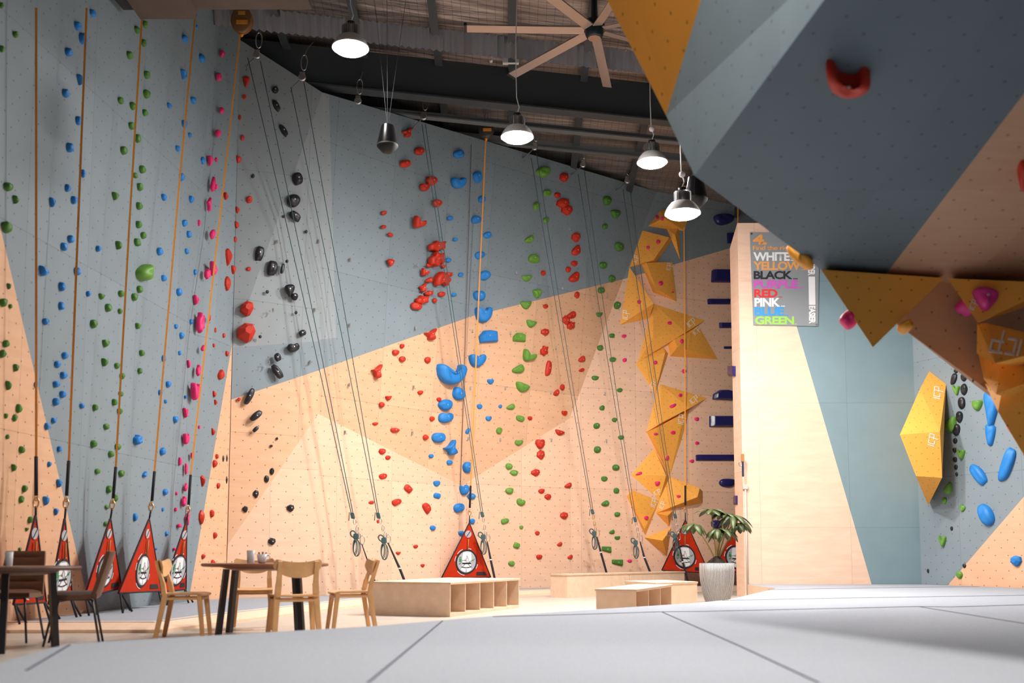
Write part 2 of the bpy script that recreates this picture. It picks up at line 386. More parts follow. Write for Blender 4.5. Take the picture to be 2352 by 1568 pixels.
# dark fascia between the climbing wall top and the roof
bm = bmesh.new(); fl = [(546, 84, 17.9), (560, 112, 17.9), (740, 222, 18.6), (1090, 326, 21.4), (1508, 450, 24.2), (1640, 462, 24.9), (1800, 480, 25.5)]; fu = [(530, 50), (560, 96), (740, 158), (1090, 278), (1508, 396), (1640, 425), (1800, 440)]
lo = [bm.verts.new(P(u, v, Y)) for u, v, Y in fl]; hi = [bm.verts.new(P(u, v, Y+.02)) for (u, v), (_, _, Y) in zip(fu, fl)]
for i in range(len(lo)-1): bm.faces.new((lo[i], lo[i+1], hi[i+1], hi[i]))
o = tag(bm_obj('trim_40', bm, M_DARK), kind='structure'); md = o.modifiers.new('t', 'SOLIDIFY'); md.thickness = 0.1
# ---------------------------------------------------------------- mats
def slab(name, poly, z0, z1, m, mi_side=None, inset=0):
    bm = bmesh.new()
    t = [bm.verts.new((p[0], p[1], z1)) for p in poly]; b = [bm.verts.new((p[0], p[1], z0)) for p in poly]
    f = bm.faces.new(t); bm.faces.new(b[::-1]); n = len(poly)
    if f.normal.z < 0: pass
    for i in range(n):
        g = bm.faces.new((t[i], t[(i+1) % n], b[(i+1) % n], b[i])); g.material_index = 1 if mi_side else 0
    bmesh.ops.recalc_face_normals(bm, faces=bm.faces[:])
    return bm_obj(name, bm, [m, mi_side] if mi_side else m)
def xy(u, v, z): p = PZ(u, v, z); return (p.x, p.y)
H1 = 0.25
near = [xy(155, 1478, H1), xy(850, 1438, H1), xy(1135, 1414, H1), xy(1600, 1384, H1), xy(1672, 1377, H1), xy(1783, 1351, H1), (4.52, 19.3), (4.56, YR-0.02), (R1.x-0.02, YR-0.02), (9.7, 16.0), (10.5, 9.0), (10.5, -2.5), (-3.6, -2.5)]
a = xy(0, 1568, H1); near.append((a[0]-0.25, a[1]-0.75))
nm = tag(slab('crash_mat', near, 0.0, H1, M_MAT, M_TIMBER), 'large grey carpeted bouldering mat covering the foreground, timber edged', 'crash mat')
def seam(pix, z, par, off=0.0):
    bm = bmesh.new(); pts = [PZ(u, v, z) + Vector((0, 0, off)) for u, v in pix]
    for p, q in zip(pts, pts[1:]):
        d = (q-p).normalized(); n = Vector((-d.y, d.x, 0))*(0.008 if z > .2 else 0.004)
        vs_ = [bm.verts.new(x) for x in (p-n, q-n, q+n, p+n)]; bm.faces.new(vs_)
        vs2 = [bm.verts.new(x+Vector((0, 0, 0.004))) for x in (p-n*.5, q-n*.5, q+n*.5, p+n*.5)]; bm.faces.new(vs2)
        for k in range(4): bm.faces.new((vs_[k], vs_[(k+1) % 4], vs2[(k+1) % 4], vs2[k]))
    bmesh.ops.recalc_face_normals(bm, faces=bm.faces[:])
    return bm_obj('seam', bm, M_SEAM, par)
for s_ in ([(1016, 1426), (845, 1568)], [(1522, 1406), (1700, 1484), (1880, 1568)], [(1132, 1416), (1300, 1412), (1520, 1405), (1620, 1404), (2110, 1393), (2180, 1394), (2352, 1389)],
           [(2110, 1393), (2352, 1432)], [(1660, 1379), (1900, 1374), (2352, 1367)], [(1765, 1354), (2000, 1350), (2250, 1347)], [(160, 1481), (60, 1540)]):
    seam(s_, H1, nm, 0.001)
edge_ = [(14, 1449), (355, 1449), (480, 1431), (810, 1390), (1195, 1367), (1300, 1363), (1700, 1355)]
ef = [xy(u, v, 0.0) for u, v in edge_]
back = ef + [(K4.x-0.1, K4.y-0.08)] + [(k.x, k.y-0.03) for k in (K3, K2, K1)] + [(K.x+0.03, K.y-0.03), (A1.x+0.05, A1.y)]
bmat_ = tag(slab('crash_mat', back, 0.0, MZ, M_MAT), 'thin grey mat along the foot of the rope walls', 'crash mat')

# timber ramp edging of the back mat
bm = bmesh.new(); prev = None
for i, p in enumerate(ef):
    a = Vector((*ef[max(i-1, 0)], 0)); b = Vector((*ef[min(i+1, len(ef)-1)], 0)); d = (b-a).normalized(); n = Vector((d.y, -d.x, 0)); p = Vector((*p, 0))
    q = [bm.verts.new(p+n*0.30), bm.verts.new(p+n*0.30+Vector((0, 0, 0.035))), bm.verts.new(p-n*0.06+Vector((0, 0, MZ+0.006))), bm.verts.new(p-n*0.06)]
    if prev:
        for k in range(4): bm.faces.new((prev[k], prev[(k+1) % 4], q[(k+1) % 4], q[k]))
    prev = q
bmesh.ops.recalc_face_normals(bm, faces=bm.faces[:])
tag(bm_obj('mat_edging', bm, M_TIMBER), 'pale timber ramp strip edging the thin back mat', 'floor edging')
# ---------------------------------------------------------------- overhang, upper right (near bouldering roof)
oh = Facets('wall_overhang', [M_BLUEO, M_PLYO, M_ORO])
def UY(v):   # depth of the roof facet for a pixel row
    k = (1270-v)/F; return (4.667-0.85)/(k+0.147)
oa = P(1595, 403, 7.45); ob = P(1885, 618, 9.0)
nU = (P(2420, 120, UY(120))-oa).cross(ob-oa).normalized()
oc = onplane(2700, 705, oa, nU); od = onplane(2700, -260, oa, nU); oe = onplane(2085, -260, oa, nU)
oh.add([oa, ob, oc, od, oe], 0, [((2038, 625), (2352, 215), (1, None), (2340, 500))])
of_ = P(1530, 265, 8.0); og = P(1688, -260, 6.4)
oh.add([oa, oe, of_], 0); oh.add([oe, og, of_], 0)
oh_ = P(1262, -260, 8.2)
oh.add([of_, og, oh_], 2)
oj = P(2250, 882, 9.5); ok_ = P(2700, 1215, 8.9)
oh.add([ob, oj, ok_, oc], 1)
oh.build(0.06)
# ---------------------------------------------------------------- ray casting on the climbing surfaces
def make_bvh(extra=()):
    vs_, fs, own = [], [], []
    for pts, n, nm_ in FAC:
        b = len(vs_); vs_ += pts
        for i in range(1, len(pts)-1): fs.append((b, b+i, b+i+1)); own.append((nm_, n))
    for o in extra:
        b = len(vs_); me = o.data; vs_ += [v.co.copy() for v in me.vertices]
        for p in me.polygons:
            vi = list(p.vertices)
            for i in range(1, len(vi)-1): fs.append((b+vi[0], b+vi[i], b+vi[i+1])); own.append((o, p.normal.copy()))
    return BVHTree.FromPolygons(vs_, fs), own
BV, OWN = make_bvh()
def hit(u, v):
    d = ray(u, v).normalized(); loc, n, i, dist = BV.ray_cast(O, d)
    if loc is None: return None
    n = OWN[i][1].copy()
    if n.dot(d) > 0: n = -n
    return loc, n, OWN[i][0]
# ---------------------------------------------------------------- orange volumes (convex, faceted)
VOLS = []
def hull(name, pts, m, label, cat, group=None):
    bm = bmesh.new(); uvl = bm.loops.layers.uv.new('UVMap')
    for p in pts: bm.verts.new(p)
    r = bmesh.ops.convex_hull(bm, input=bm.verts[:]); 
    junk = [g for g in r['geom_interior'] if isinstance(g, bmesh.types.BMVert)]
    if junk: bmesh.ops.delete(bm, geom=junk, context='VERTS')
    bmesh.ops.recalc_face_normals(bm, faces=bm.faces[:]); bm.normal_update()
    for f in bm.faces:
        n = f.normal; hz = Vector((0, 0, 1)).cross(n)
        if hz.length < 0.1: hz = Vector((1, 0, 0))
        hz.normalize(); vt = n.cross(hz)
        for l in f.loops: l[uvl].uv = (l.vert.co.dot(hz), l.vert.co.dot(vt))
    o = bm_obj(name, bm, m)
    if label: tag(o, label, cat, group)
    VOLS.append(o); return o
def vol(label, pts, ref, m=None):
    h = hit(*ref); p0, n = h[0], h[1]; q = []
    for u, v, off in pts:
        q.append(onplane(u, v, p0, n, off+0.004))
        q.append(onplane(u, v, p0, n, off) - n*(off+0.03) if off > 0 else onplane(u, v, p0, n, -0.03))
    # keep only base copies of base points (raised points lean on the hull)
    q = [onplane(u, v, p0, n, off+0.004) for u, v, off in pts] + [onplane(u, v, p0, n, 0)-n*0.03 for u, v, off in pts if off == 0]
    return hull('climbing_volume', q, m or M_ORV, label, 'climbing volume', 'orange volumes')
VG = 'orange faceted climbing volume, '
R = (1560, 900)
v1 = vol(VG+'topmost of the stack, behind the lowest lamp', [(1489, 519, 0), (1517, 483, 0), (1548, 477, 0), (1580, 500, 0), (1572, 530, 0), (1533, 526, 0), (1524, 500, .25)], R)
v1b = vol(VG+'thin downward spike below the lowest lamp', [(1531, 524, 0), (1560, 518, 0), (1562, 596, 0), (1551, 540, .12)], R)
v2 = vol(VG+'second from top, four-sided with two pink holds', [(1476, 529, 0), (1543, 551, 0), (1508, 602, 0), (1446, 613, 0), (1537, 545, .24), (1501, 597, .24)], R)
v3 = vol(VG+'third from top, blocky with thick left side', [(1474, 608, 0), (1483, 602, 0), (1544, 602, 0), (1554, 692, 0), (1500, 671, 0), (1485, 603, .18), (1507, 663, .25), (1530, 676, .2), (1551, 673, .08)], R)
v4 = vol(VG+'triangle leaning left beside the third volume', [(1446, 613, 0), (1424, 746, 0), (1491, 731, 0), (1501, 697, .32)], R)
v5 = vol(VG+'large kite with a point to the right', [(1501, 697, 0), (1619, 736, 0), (1466, 830, 0), (1575, 763, .16), (1500, 775, .14)], R)
v6 = vol(VG+'with dark underside pointing right, below the kite', [(1534, 789, 0), (1604, 747, 0), (1649, 825, 0), (1539, 818, 0), (1549, 779, .14), (1556, 797, .30)], R)
v7 = vol(VG+'narrow wedge pointing down below the kite', [(1460, 835, 0), (1505, 905, 0), (1535, 811, 0), (1523, 797, 0), (1469, 827, 0), (1528, 809, .15), (1507, 892, .06)], R)
v8 = vol(VG+'right-pointing kite in the middle of the stack', [(1517, 882, 0), (1623, 914, 0), (1485, 992, 0), (1508, 902, 0), (1584, 937, .17), (1520, 970, .15)], R)
v9 = vol(VG+'long downward blade under the middle kite', [(1485, 992, 0), (1584, 938, 0), (1574, 982, 0), (1538, 1094, 0), (1496, 992, .17), (1572, 950, .08)], R)
v10 = vol(VG+'diamond pointing left below the blade', [(1503, 1030, 0), (1450, 1090, 0), (1514, 1148, 0), (1538, 1096, 0), (1530, 1092, .18)], R)
v11 = vol(VG+'broad one with thick dark lower right end', [(1538, 1094, 0), (1614, 1128, 0), (1614, 1154, 0), (1507, 1178, 0), (1514, 1148, 0), (1607, 1121, .2), (1602, 1141, .27)], R)
v12 = vol(VG+'downward triangle at lower left of the stack', [(1440, 1139, 0), (1452, 1125, 0), (1514, 1150, 0), (1483, 1229, 0), (1455, 1129, .2), (1480, 1215, .1)], R)
v13 = vol(VG+'small dark-sided pyramid below the broad one', [(1507, 1178, 0), (1547, 1171, 0), (1537, 1209, 0), (1534, 1184, .22)], R)
v14 = vol(VG+'lowest pyramid of the stack, above the gate', [(1480, 1234, 0), (1542, 1211, 0), (1532, 1277, 0), (1522, 1241, .33)], R)
# tall corner volume on the right bay
def free(pts): return [P(u, v, Y) for u, v, Y in pts]
v15 = hull('climbing_volume', free([(2146, 830, 19.9), (2173, 881, 19.3), (2113, 893, 19.2), (2067, 998, 18.75), (2159, 991, 18.7), (2164, 1097, 18.75), (2104, 1093, 18.8), (2132, 1160, 19.6)]) + [P(2120, 900, 20.1), P(2118, 1100, 20.1)], M_ORV,
          'tall orange faceted volume set across the right-hand wall corner', 'climbing volume')
v16 = hull('climbing_volume', free([(1886, 619, 8.85), (2168, 638, 9.0), (2005, 797, 8.9)]) + free([(1900, 624, 9.05), (2150, 642, 9.3), (2015, 700, 9.35)]), M_ORV, 'big orange downward triangle volume hanging from the overhang edge', 'climbing volume')
v17 = hull('climbing_volume', free([(2176, 639, 8.95), (2246, 741, 8.85), (2440, 650, 8.7)]) + free([(2200, 645, 9.35), (2400, 690, 9.4)]), M_ORV, 'orange triangle volume carrying the large magenta hold', 'climbing volume')
v18 = hull('climbing_volume', free([(2245, 743, 9.0), (2243, 812, 8.8), (2286, 834, 8.45), (2268, 742, 8.9), (2420, 778, 8.3), (2420, 800, 8.2)]) + free([(2262, 800, 9.4), (2420, 850, 9.3)]), M_ORV, 'dark orange volume with a white mirrored logo at right edge', 'climbing volume')
v19 = hull('climbing_volume', free([(2247, 814, 9.3), (2260, 871, 8.95), (2288, 905, 8.7), (2300, 828, 8.9), (2420, 856, 8.5)]) + free([(2265, 850, 9.5), (2420, 940, 9.3)]), M_ORV, 'dark orange volume below the one with the mirrored logo', 'climbing volume')
v20 = hull('climbing_volume', free([(2262, 880, 9.2), (2292, 945, 8.9), (2352, 1045, 8.75), (2420, 1160, 8.7), (2420, 890, 8.6), (2300, 905, 8.9)]) + free([(2300, 900, 9.45), (2420, 1060, 9.2)]), M_ORV, 'lowest dark orange volume at right frame edge', 'climbing volume')
BV, OWN = make_bvh(VOLS)
# ---------------------------------------------------------------- white angular volume logo (three letter marks)
M_LOGO = mat('logo_white', (0.85, 0.85, 0.82), 0.5)
LOGO = [[(0, 0), (0.14, 1)], # I stroke
        ]
def stroke_pts():
    S = []   # strokes as centre lines in a 0..2.4 x 0..1 box
    S += [((0.0, 0), (0.12, 1))]
    S += [((0.95, 1), (0.42, 1)), ((0.42, 1), (0.32, 0)), ((0.32, 0), (0.85, 0))]
    S += [((1.24, -0.45), (1.46, 1.0)), ((1.22, 1.0), (2.02, 1.0)), ((2.02, 1.0), (1.93, 0.25)), ((1.93, 0.25), (1.20, 0.25))]
    return S
def logo(par, u, v, size, rot, mirror=False, wd=0.065):
    bm = bmesh.new(); c, s = math.cos(math.radians(rot)), math.sin(math.radians(rot)); nf = 0
    h0 = hit(u, v)
    if h0 is None: return
    p0, n0 = h0[0], h0[1]
    for (a, b) in stroke_pts():
        a = Vector((a[0]-0.95, a[1]-0.4)); b = Vector((b[0]-0.95, b[1]-0.4)); d = (b-a).normalized(); nn = Vector((-d.y, d.x))*wd; a = a-d*wd; b = b+d*wd
        q = []
        for p in (a-nn, b-nn, b+nn, a+nn):
            x, y = p.x*size, p.y*size
            if mirror: x = -x
            px, py = u+x*c-y*s*1.0, v-(x*s+y*c)
            q.append(bm.verts.new(onplane(px, py, p0, n0, 0.006)))
        f = bm.faces.new(q)
    bmesh.ops.recalc_face_normals(bm, faces=bm.faces[:])
    e = bmesh.ops.extrude_face_region(bm, geom=bm.faces[:])
    for g in e['geom']:
        if isinstance(g, bmesh.types.BMVert): g.co -= n0*0.005
    o = bm_obj('logo', bm, M_LOGO, par); return o
for par, u, v, sz, rt in ((v2, 1461, 595, 8, 80), (v3, 1537, 613, 8, 80), (v4, 1437, 723, 10, 88), (v5, 1588, 741, 10, 45), (v6, 1600, 760, 9, 50), (v7, 1499, 884, 8, 60), (v8, 1594, 918, 10, 42),
                          (v9, 1566, 963, 11, 84), (v10, 1509, 1131, 8, 30), (v12, 1502, 1155, 9, 78), (v11, 1521, 1160, 8, 75), (v14, 1537, 1226, 7, 75), (v15, 2154, 902, 13.5, 86), (v15, 2142, 1011, 13.5, 80)):
    logo(par, u, v, sz, rt)
logo(v18, 2312, 790, 34, 172, wd=0.07)
logo(v17, 2236, 700, 11, 70)
# ---------------------------------------------------------------- holds
OUT = {
 'r': [(-.5, .05), (-.38, .36), (-.05, .5), (.32, .4), (.5, .06), (.36, -.36), (.02, -.5), (-.36, -.36)],
 't': [(-.5, .42), (-.1, .5), (.42, .38), (.5, .12), (.12, -.42), (0, -.5), (-.16, -.4), (-.42, .1)],
 'T': [(-.5, .5), (.0, .3), (.5, .02), (.3, -.3), (-.1, -.5), (-.38, -.2)],
 'd': [(.3, .5), (.5, .1), (.42, -.35), (.05, -.5), (-.4, -.4), (-.5, -.15), (-.15, .2)],
 'b': [(-.5, .2), (-.3, .48), (0, .3), (.3, .5), (.5, .2), (.38, -.3), (0, -.5), (-.38, -.32)],
 'c': [(-.5, 0), (-.4, .42), (-.1, .5), (.3, .46), (.5, .1), (.4, -.4), (.05, -.45), (-.35, -.48)],
 'h': [(-.5, .3), (-.34, .5), (-.14, .28), (.1, .26), (.28, .5), (.5, .34), (.46, -.1), (.2, -.45), (-.05, -.5), (-.35, -.35)],
 'k': [(-.5, .42), (-.36, .5), (-.2, .05), (.05, -.02), (.24, .12), (.3, .48), (.5, .3), (.42, -.15), (.2, -.45), (-.1, -.5), (-.4, -.2)],
 's': [(-.5, .15), (-.2, .25), (-.15, .5), (.1, .34), (.5, .42), (.35, .1), (.42, -.3), (.12, -.2), (-.02, -.5), (-.24, -.3), (-.46, -.34)],
 'm': [(-.5, .45), (0, .38), (.5, .5), (.32, -.1), (.05, -.5), (-.28, -.25)],
 'f': [(-.45, .25), (-.05, .5), (.42, .36), (.5, -.05), (.25, -.42), (0, -.5), (-.5, -.15)],
 'w': [(-.5, .5), (.5, .45), (.5, -.5), (.3, -.5), (-.5, -.15)],
 'l': [(-.35, .5), (-.2, .48), (-.1, .1), (.2, .02), (.5, .12), (.45, -.25), (.1, -.4), (-.2, -.5), (-.4, -.3)],
 'y': [(-.5, .1), (-.15, .12), (.3, .5), (.5, .45), (.2, .0), (.35, -.35), (.25, -.5), (-.2, -.45), (-.15, -.15)],
 'v': [(-.5, .5), (-.3, .5), (-.05, .1), (.3, .45), (.5, .4), (.35, -.1), (.15, -.5), (-.1, -.3)],
 'q': [(-.5, .5), (.5, .5), (.5, -.5), (-.5, -.5)],
 'p': [(-.48, .1), (-.2, .5), (.15, .5), (.5, .3), (.48, -.5), (-.5, -.4)],
 'n': [(-.5, -.1), (-.4, .3), (.0, .5), (.4, .38), (.5, -.1), (.25, -.45), (-.25, -.5)],
}
SHN = {'r': 'rounded', 't': 'tapered', 'T': 'fin-shaped', 'd': 'teardrop', 'b': 'bean-shaped', 'c': 'oval', 'h': 'horned', 'k': 'crescent', 's': 'knobbly', 'm': 'half-moon', 'f': 'faceted',
       'w': 'wedge', 'l': 'L-shaped', 'y': 'forked', 'v': 'V-shaped', 'q': 'block', 'p': 'panel-shaped', 'n': 'rounded'}
ON = ['', 'first', 'second', 'third', 'fourth', 'fifth', 'sixth', 'seventh', 'eighth', 'ninth', 'tenth', 'eleventh', 'twelfth', 'thirteenth', 'fourteenth', 'fifteenth', 'sixteenth', 'seventeenth', 'eighteenth', 'nineteenth', 'twentieth']
TENS = {20: 'twenty', 30: 'thirty', 40: 'forty', 50: 'fifty'}; TT = {20: 'twentieth', 30: 'thirtieth', 40: 'fortieth', 50: 'fiftieth'}
def ordn(i):
    if i <= 20: return ON[i]
    t = i//10*10; return TT[t] if i == t else TENS[t]+'-'+ON[i-t]
HOLDS = []
bmb = bmesh.new(); bmesh.ops.create_cone(bmb, cap_ends=True, segments=8, radius1=0.013, radius2=0.011, depth=0.012)
BOLT = bpy.data.meshes.new('bolt'); bmb.to_mesh(BOLT); bmb.free(); BOLT.materials.append(mat('bolt_steel', (0.6, 0.6, 0.6), 0.45, metal=0.6))
rnd = random.Random(11)
def chaikin(p, k=2):
    for _ in range(k):
        q = []
        for i in range(len(p)):
            a, b = p[i], p[(i+1) % len(p)]; q.append(a*.75+b*.25); q.append(a*.25+b*.75)
        p = q
    return p
def hold(col, u, v, w_, h_, typ='r', rot=0, label='', group=None, depth=None, bolt=False, force=None):
    H = force or hit(u, v)
    if H is None: print('MISS', u, v, label); return
    loc, n, own = H; s = F/loc.y
    pts = [Vector((x, y, 0)) for x, y in OUT[typ]]
    flat = typ in 'fwqp' or (col == 'red' and typ in 't' and max(w_, h_) > 24)
    jit = 0.05 if typ in 'rntcb' else 0.02
    pts = [p+Vector((rnd.uniform(-jit, jit), rnd.uniform(-jit, jit), 0)) for p in pts]
    if typ in 'rn' and rnd.random() < .5:
        for p in pts: p.x = -p.x
    if not flat: pts = chaikin(pts, 1 if typ in 'syhkvl' else 2)
    elif typ == 'f': pts = chaikin(pts, 0)
    cr, sr = math.cos(math.radians(rot)), math.sin(math.radians(rot))
    hz = Vector((0, 0, 1)).cross(n)
    if hz.length < .2: hz = Vector((1, 0, 0))
    hz.normalize(); vt = n.cross(hz)
    d_ = ray(u, v).normalized(); face = -n.dot(d_)
    q = []
    if own == 'wall_left' and typ != 'q':   # seen obliquely: true proportions, wall-parallel width from the height
        kw = 0.62*w_/face/s*0.85
        kw = min(kw, max(w_, h_)*1.15/s); kh = h_/s*.96
        for p in pts:
            x, y = p.x*cr-p.y*sr, p.x*sr+p.y*cr
            q.append(loc+hz*(x*kw)+vt*(y*kh))
        size = min(kw, kh); dp = size*0.5
    else:
        for p in pts:
            x, y = p.x*w_, p.y*h_
            x, y = x*cr-y*sr, x*sr+y*cr
            q.append(onplane(u+x, v-y, loc, n))
        size = min(w_, h_)/s; dp = size*0.42
    if depth: dp = depth
    area = Vector((0, 0, 0))
    for i in range(len(q)): area += (q[i]-loc).cross(q[(i+1) % len(q)]-loc)
    if area.dot(n) < 0: q = q[::-1]
    cen = sum(q, Vector())/len(q)
    pk = cen + vt*size*rnd.uniform(-.02, .16) + hz*size*rnd.uniform(-.08, .08)
    prof = [(1.0, -0.006), (1.0, .25*dp), (.90, .66*dp), (.66, .93*dp), (.34, 1.0*dp)] if not flat else ([(1.0, -.006), (.93, .55*dp), (.42, dp)] if typ == 'f' else [(1.0, -.006), (.96, .55*dp), (.78, dp)])
    if typ in 'syhkvl': prof = [(1.0, -0.006), (1.0, .45*dp), (.90, .85*dp), (.70, 1.0*dp), (.35, 1.0*dp)]; dp *= .85
    if flat and typ == 't': prof = [(1.0, -.006), (.85, .5*dp), (.35, dp)]
    bm = bmesh.new(); rings = []
    ph = rnd.uniform(0, 6)
    for k, (sc, hh) in enumerate(prof):
        t = k/(len(prof)-1); c = cen.lerp(pk, t); ring = []
        for i, p in enumerate(q):
            a = i/len(q)*2*PI; nzv = 1+(0.06*math.sin(3*a+ph)*t if not flat else 0)
            ring.append(bm.verts.new((c+(p-cen)*sc*nzv+n*(hh*(1+(.08*math.sin(2*a+ph) if k > 1 and not flat else 0)))) - loc))
        rings.append(ring)
    for A, B in zip(rings, rings[1:]):
        for i in range(len(A)):
            j = (i+1) % len(A)
            f = bm.faces.new((A[i], A[j], B[j], B[i])); f.smooth = not flat
    if flat: bm.faces.new(rings[-1])
    else:
        cv = bm.verts.new(pk+n*dp*.97-loc)
        for i in range(len(q)): bm.faces.new((rings[-1][i], rings[-1][(i+1) % len(q)], cv)).smooth = True
    if typ in 'wqp': bmesh.ops.bevel(bm, geom=[e for e in bm.edges], offset=0.008, segments=2, affect='EDGES')
    me = bpy.data.meshes.new('climbing_hold'); bm.to_mesh(me); bm.free(); me.materials.append(MH[col])
    o = bpy.data.objects.new('climbing_hold', me); C.objects.link(o); o.location = loc
    tag(o, label, 'climbing hold', group); HOLDS.append((w_*h_, o))
    if bolt:
        b = bpy.data.objects.new('bolt', BOLT); C.objects.link(b); b.parent = o; b.location = (pk+n*(dp*1.0))-loc
        b.rotation_euler = n.to_track_quat('Z', 'Y').to_euler()
    return o
def route(col, desc, group, data, bolt=False):
    L_ = []
    for it in data.replace('\n', ' ').split(';'):
        it = it.strip()
        if not it: continue
        f = it.split(); x = [float(t) for t in f[:4]]; typ = f[4] if len(f) > 4 else 'r'; rot = float(f[5]) if len(f) > 5 else 0
        L_.append((*x, typ, rot))
    L_.sort(key=lambda t: t[1])
    for i, (u, v, w_, h_, typ, rot) in enumerate(L_):
        mx = max(w_, h_); sz = 'small' if mx < 14 else ('medium' if mx < 25 else 'large')
        hold(col, u, v, w_, h_, typ, rot, '%s %s %s hold, %s from top of %s' % (sz, 'pink' if col == 'magenta' else ('green' if col == 'bright' else col), SHN[typ], ordn(i+1), desc), group, bolt=bolt and mx >= 11 and col != 'navy')
route('green', 'green line at far left edge', 'green holds at far left edge', '''2 13 12 15; 34 80 15 17; 3 113 14 18; 16 429 24 24; 34 459 17 20 t; 12 523 30 28; 19 657 11 15 t; 5 695 20 22; 23 704 10 11; 12 790 18 19; 4 813 18 22;
 35 845 16 19 t; 17 885 17 22 t; 41 938 16 22; 12.5 955 10 14; 32.5 960 13 18; 16 1003 11 12; 47.5 1032 16 18; 30 1074 15 18 t; 54.5 1122 15 18; 47 1147 14 19; 67.5 1194 16 17; 60 1216 10 10 m; 44 1261 9 10''')
route('blue', 'blue line by second left strap', 'blue holds by second left strap', '''211 32 20 18; 176 60 22 22; 187 89 20 30; 155 120 19 22; 182 184 18 26 t; 149 215 19 21; 178.5 278 15 23; 158 339 19 25; 190 399 11 21; 153.5 432 14 20; 118 465 16 23 t; 168 460 16 20;
 160.6 550 17 20; 145 567 17 21; 97 623 27 27 T; 175 623 17 21; 140 658 18 22; 139 702 15 22; 103 739 19 18; 147 817 18 18; 130 837 18 17; 144 862 20 18; 127 882 19 18; 142 906 19 18; 126 923 19 20; 122 966 16 15; 106 979 14 19; 81 883 10 14; 186.6 932 14 14;
 202 675 12 14; 224 571 13 16; 135 1031 15 14; 112 1066 11 14; 133 1110 16 21 t; 102.5 1150 17 22 t; 127 1175 13 17 t''')
route('green', 'green line by third left strap', 'green holds by third left strap', '''313 69 17 18; 331 56 11 20; 328 99 14 18; 295 127 17 19; 335 172 17 20; 334 216 19 21; 275 231 18 17; 303 244 18 19; 331 259 17 17; 300 290 18 19; 314 318 16 21; 282 347 20 21;
 324 389 17 20; 309 403 16 14; 319 430 17 19; 262 451 17 20 t; 317 473 17 19; 316 516 14 19; 327 541 19 17; 313 557 22 19; 270 564 17 22 t; 319 665 19 19; 276.5 675 20 17; 306 682 16 19; 232 682 22 15 m; 274 715 12 13; 246 707 20 20;
 213 744 20 21; 314 748 13 16; 241 790 26 19 m; 323.5 811 15 16; 237 833 17 20 t; 267 840 17 15; 319.5 851.5 13 15; 279 864 15 16; 276 904 17 13; 261 923 15 17; 273 944.5 15 16; 217 936 16 17; 242 980 18 16; 212 1019 17 19; 268 1026 19 17; 252.5 1043 17 17;
 222 1082 17 14; 277 1088 20 17; 248 1124 17 19; 261 1144 16 19; 244 1164 16 11; 242 1203 18 12''')
hold('bright', 323, 623, 44, 50, 'd', 0, 'largest green teardrop hold, on left wall beside third strap', bolt=False, depth=0.16)
route('blue', 'blue line by fourth left strap', 'blue holds by fourth left strap', '''443 33 11 18; 452 62 9 9; 422 90 17 19; 460.5 134 15 21; 419 173 22 22 t; 441 230 14 19; 387 243 15 14; 421 285 16 19; 434.5 311 12 12; 406 341 13 15; 463.6 369 11 19 f; 415 408 18 18; 374 453 16 17; 437 458 14 17; 421.7 513 13 17;
 432 538 16 17; 427 577 13 14; 364 578 18 20; 447 625 12 16; 374 639 17 16; 409 672 18 19; 438 739 12 14; 403 750 13 12; 415 771 14 16; 411.5 811 11 11; 374 823 11 17; 384.5 883 15 17; 366 901 11 14; 379 922 9 10; 426 911.5 8 9; 401 963 16 17;
 312 1010 26 26 s; 371 1037 18 19; 330 1089 14 16 d; 377.5 1130 15 16; 373 1170 9 9; 309 1187 11 20 c; 381.5 1225 12 12; 358 1260 6 6''')
route('pink', 'pink line in left corner', 'pink holds in the left corner', '''509.6 124 12 18; 500.5 176 15 20; 508 254 12 17; 499 307 16 20; 481 370 15 29 t; 496 367 7 13; 487.6 421 14 44 d; 496 429 8 14; 478 468 14 37 y; 456 512 7 17; 486 536 15 30 d -10; 488 618 24 40 T; 474 629.5 17 29 s; 449 689 17 27 T; 457 742 24 57 s;
 465 798.5 13 18 d; 433 836 11 19 t; 454 851 14 31 s; 445 899 27 45 h; 424 949 16 24 v; 457 981 7 9; 425 1008 19 27 h; 413 1060 10 21 c; 427 1077 9 28 c; 425 1118 12 23 d; 405 1133 7 9; 421 1152 14 28 s; 403 1170 9 10; 428.6 1190 14 36 y; 411 1207 14 11; 441 1046 11 17; 400 1261 8 8''')
route('red', 'red line beside left corner', 'red holds beside the left corner', '''566 188 18 28 t; 561 223 9 12; 548 244.5 9 12; 550.5 270 7 13; 557 317 9 14; 548 366 15 20 T; 518 451 13 20 T; 572 459 14 18; 546 482 10 18 T; 544 516 12 20 T; 539 550 9 14; 522 591 23 42 t; 534 620 15 22 t; 520 651 19 37 f; 494 758 7 13; 513 771 9 13; 490 793 8 10;
 520 812 12 14; 504 859 21 29 d; 491 905 13 18 T; 494 924 11 15 T; 488 991 13 20 T; 480 730 8 17; 497 1048 11 13; 491 1065 15 19; 464 1105 18 28 t; 500 1116 12 14; 485 1179 15 20; 460 1188 19 35 f; 492 1229 13 16; 465 1278 12 12; 487 1293 14 18; 571 618 11 10; 549 917 8 9''')
hold('red', 566, 710, 30, 35, 'f', 0, 'large red faceted hold, upper of two between left corner and black line', bolt=False, depth=0.15)
hold('red', 563, 766, 41, 45, 'f', 10, 'largest red faceted hold, lower of two near the left corner', depth=0.2)
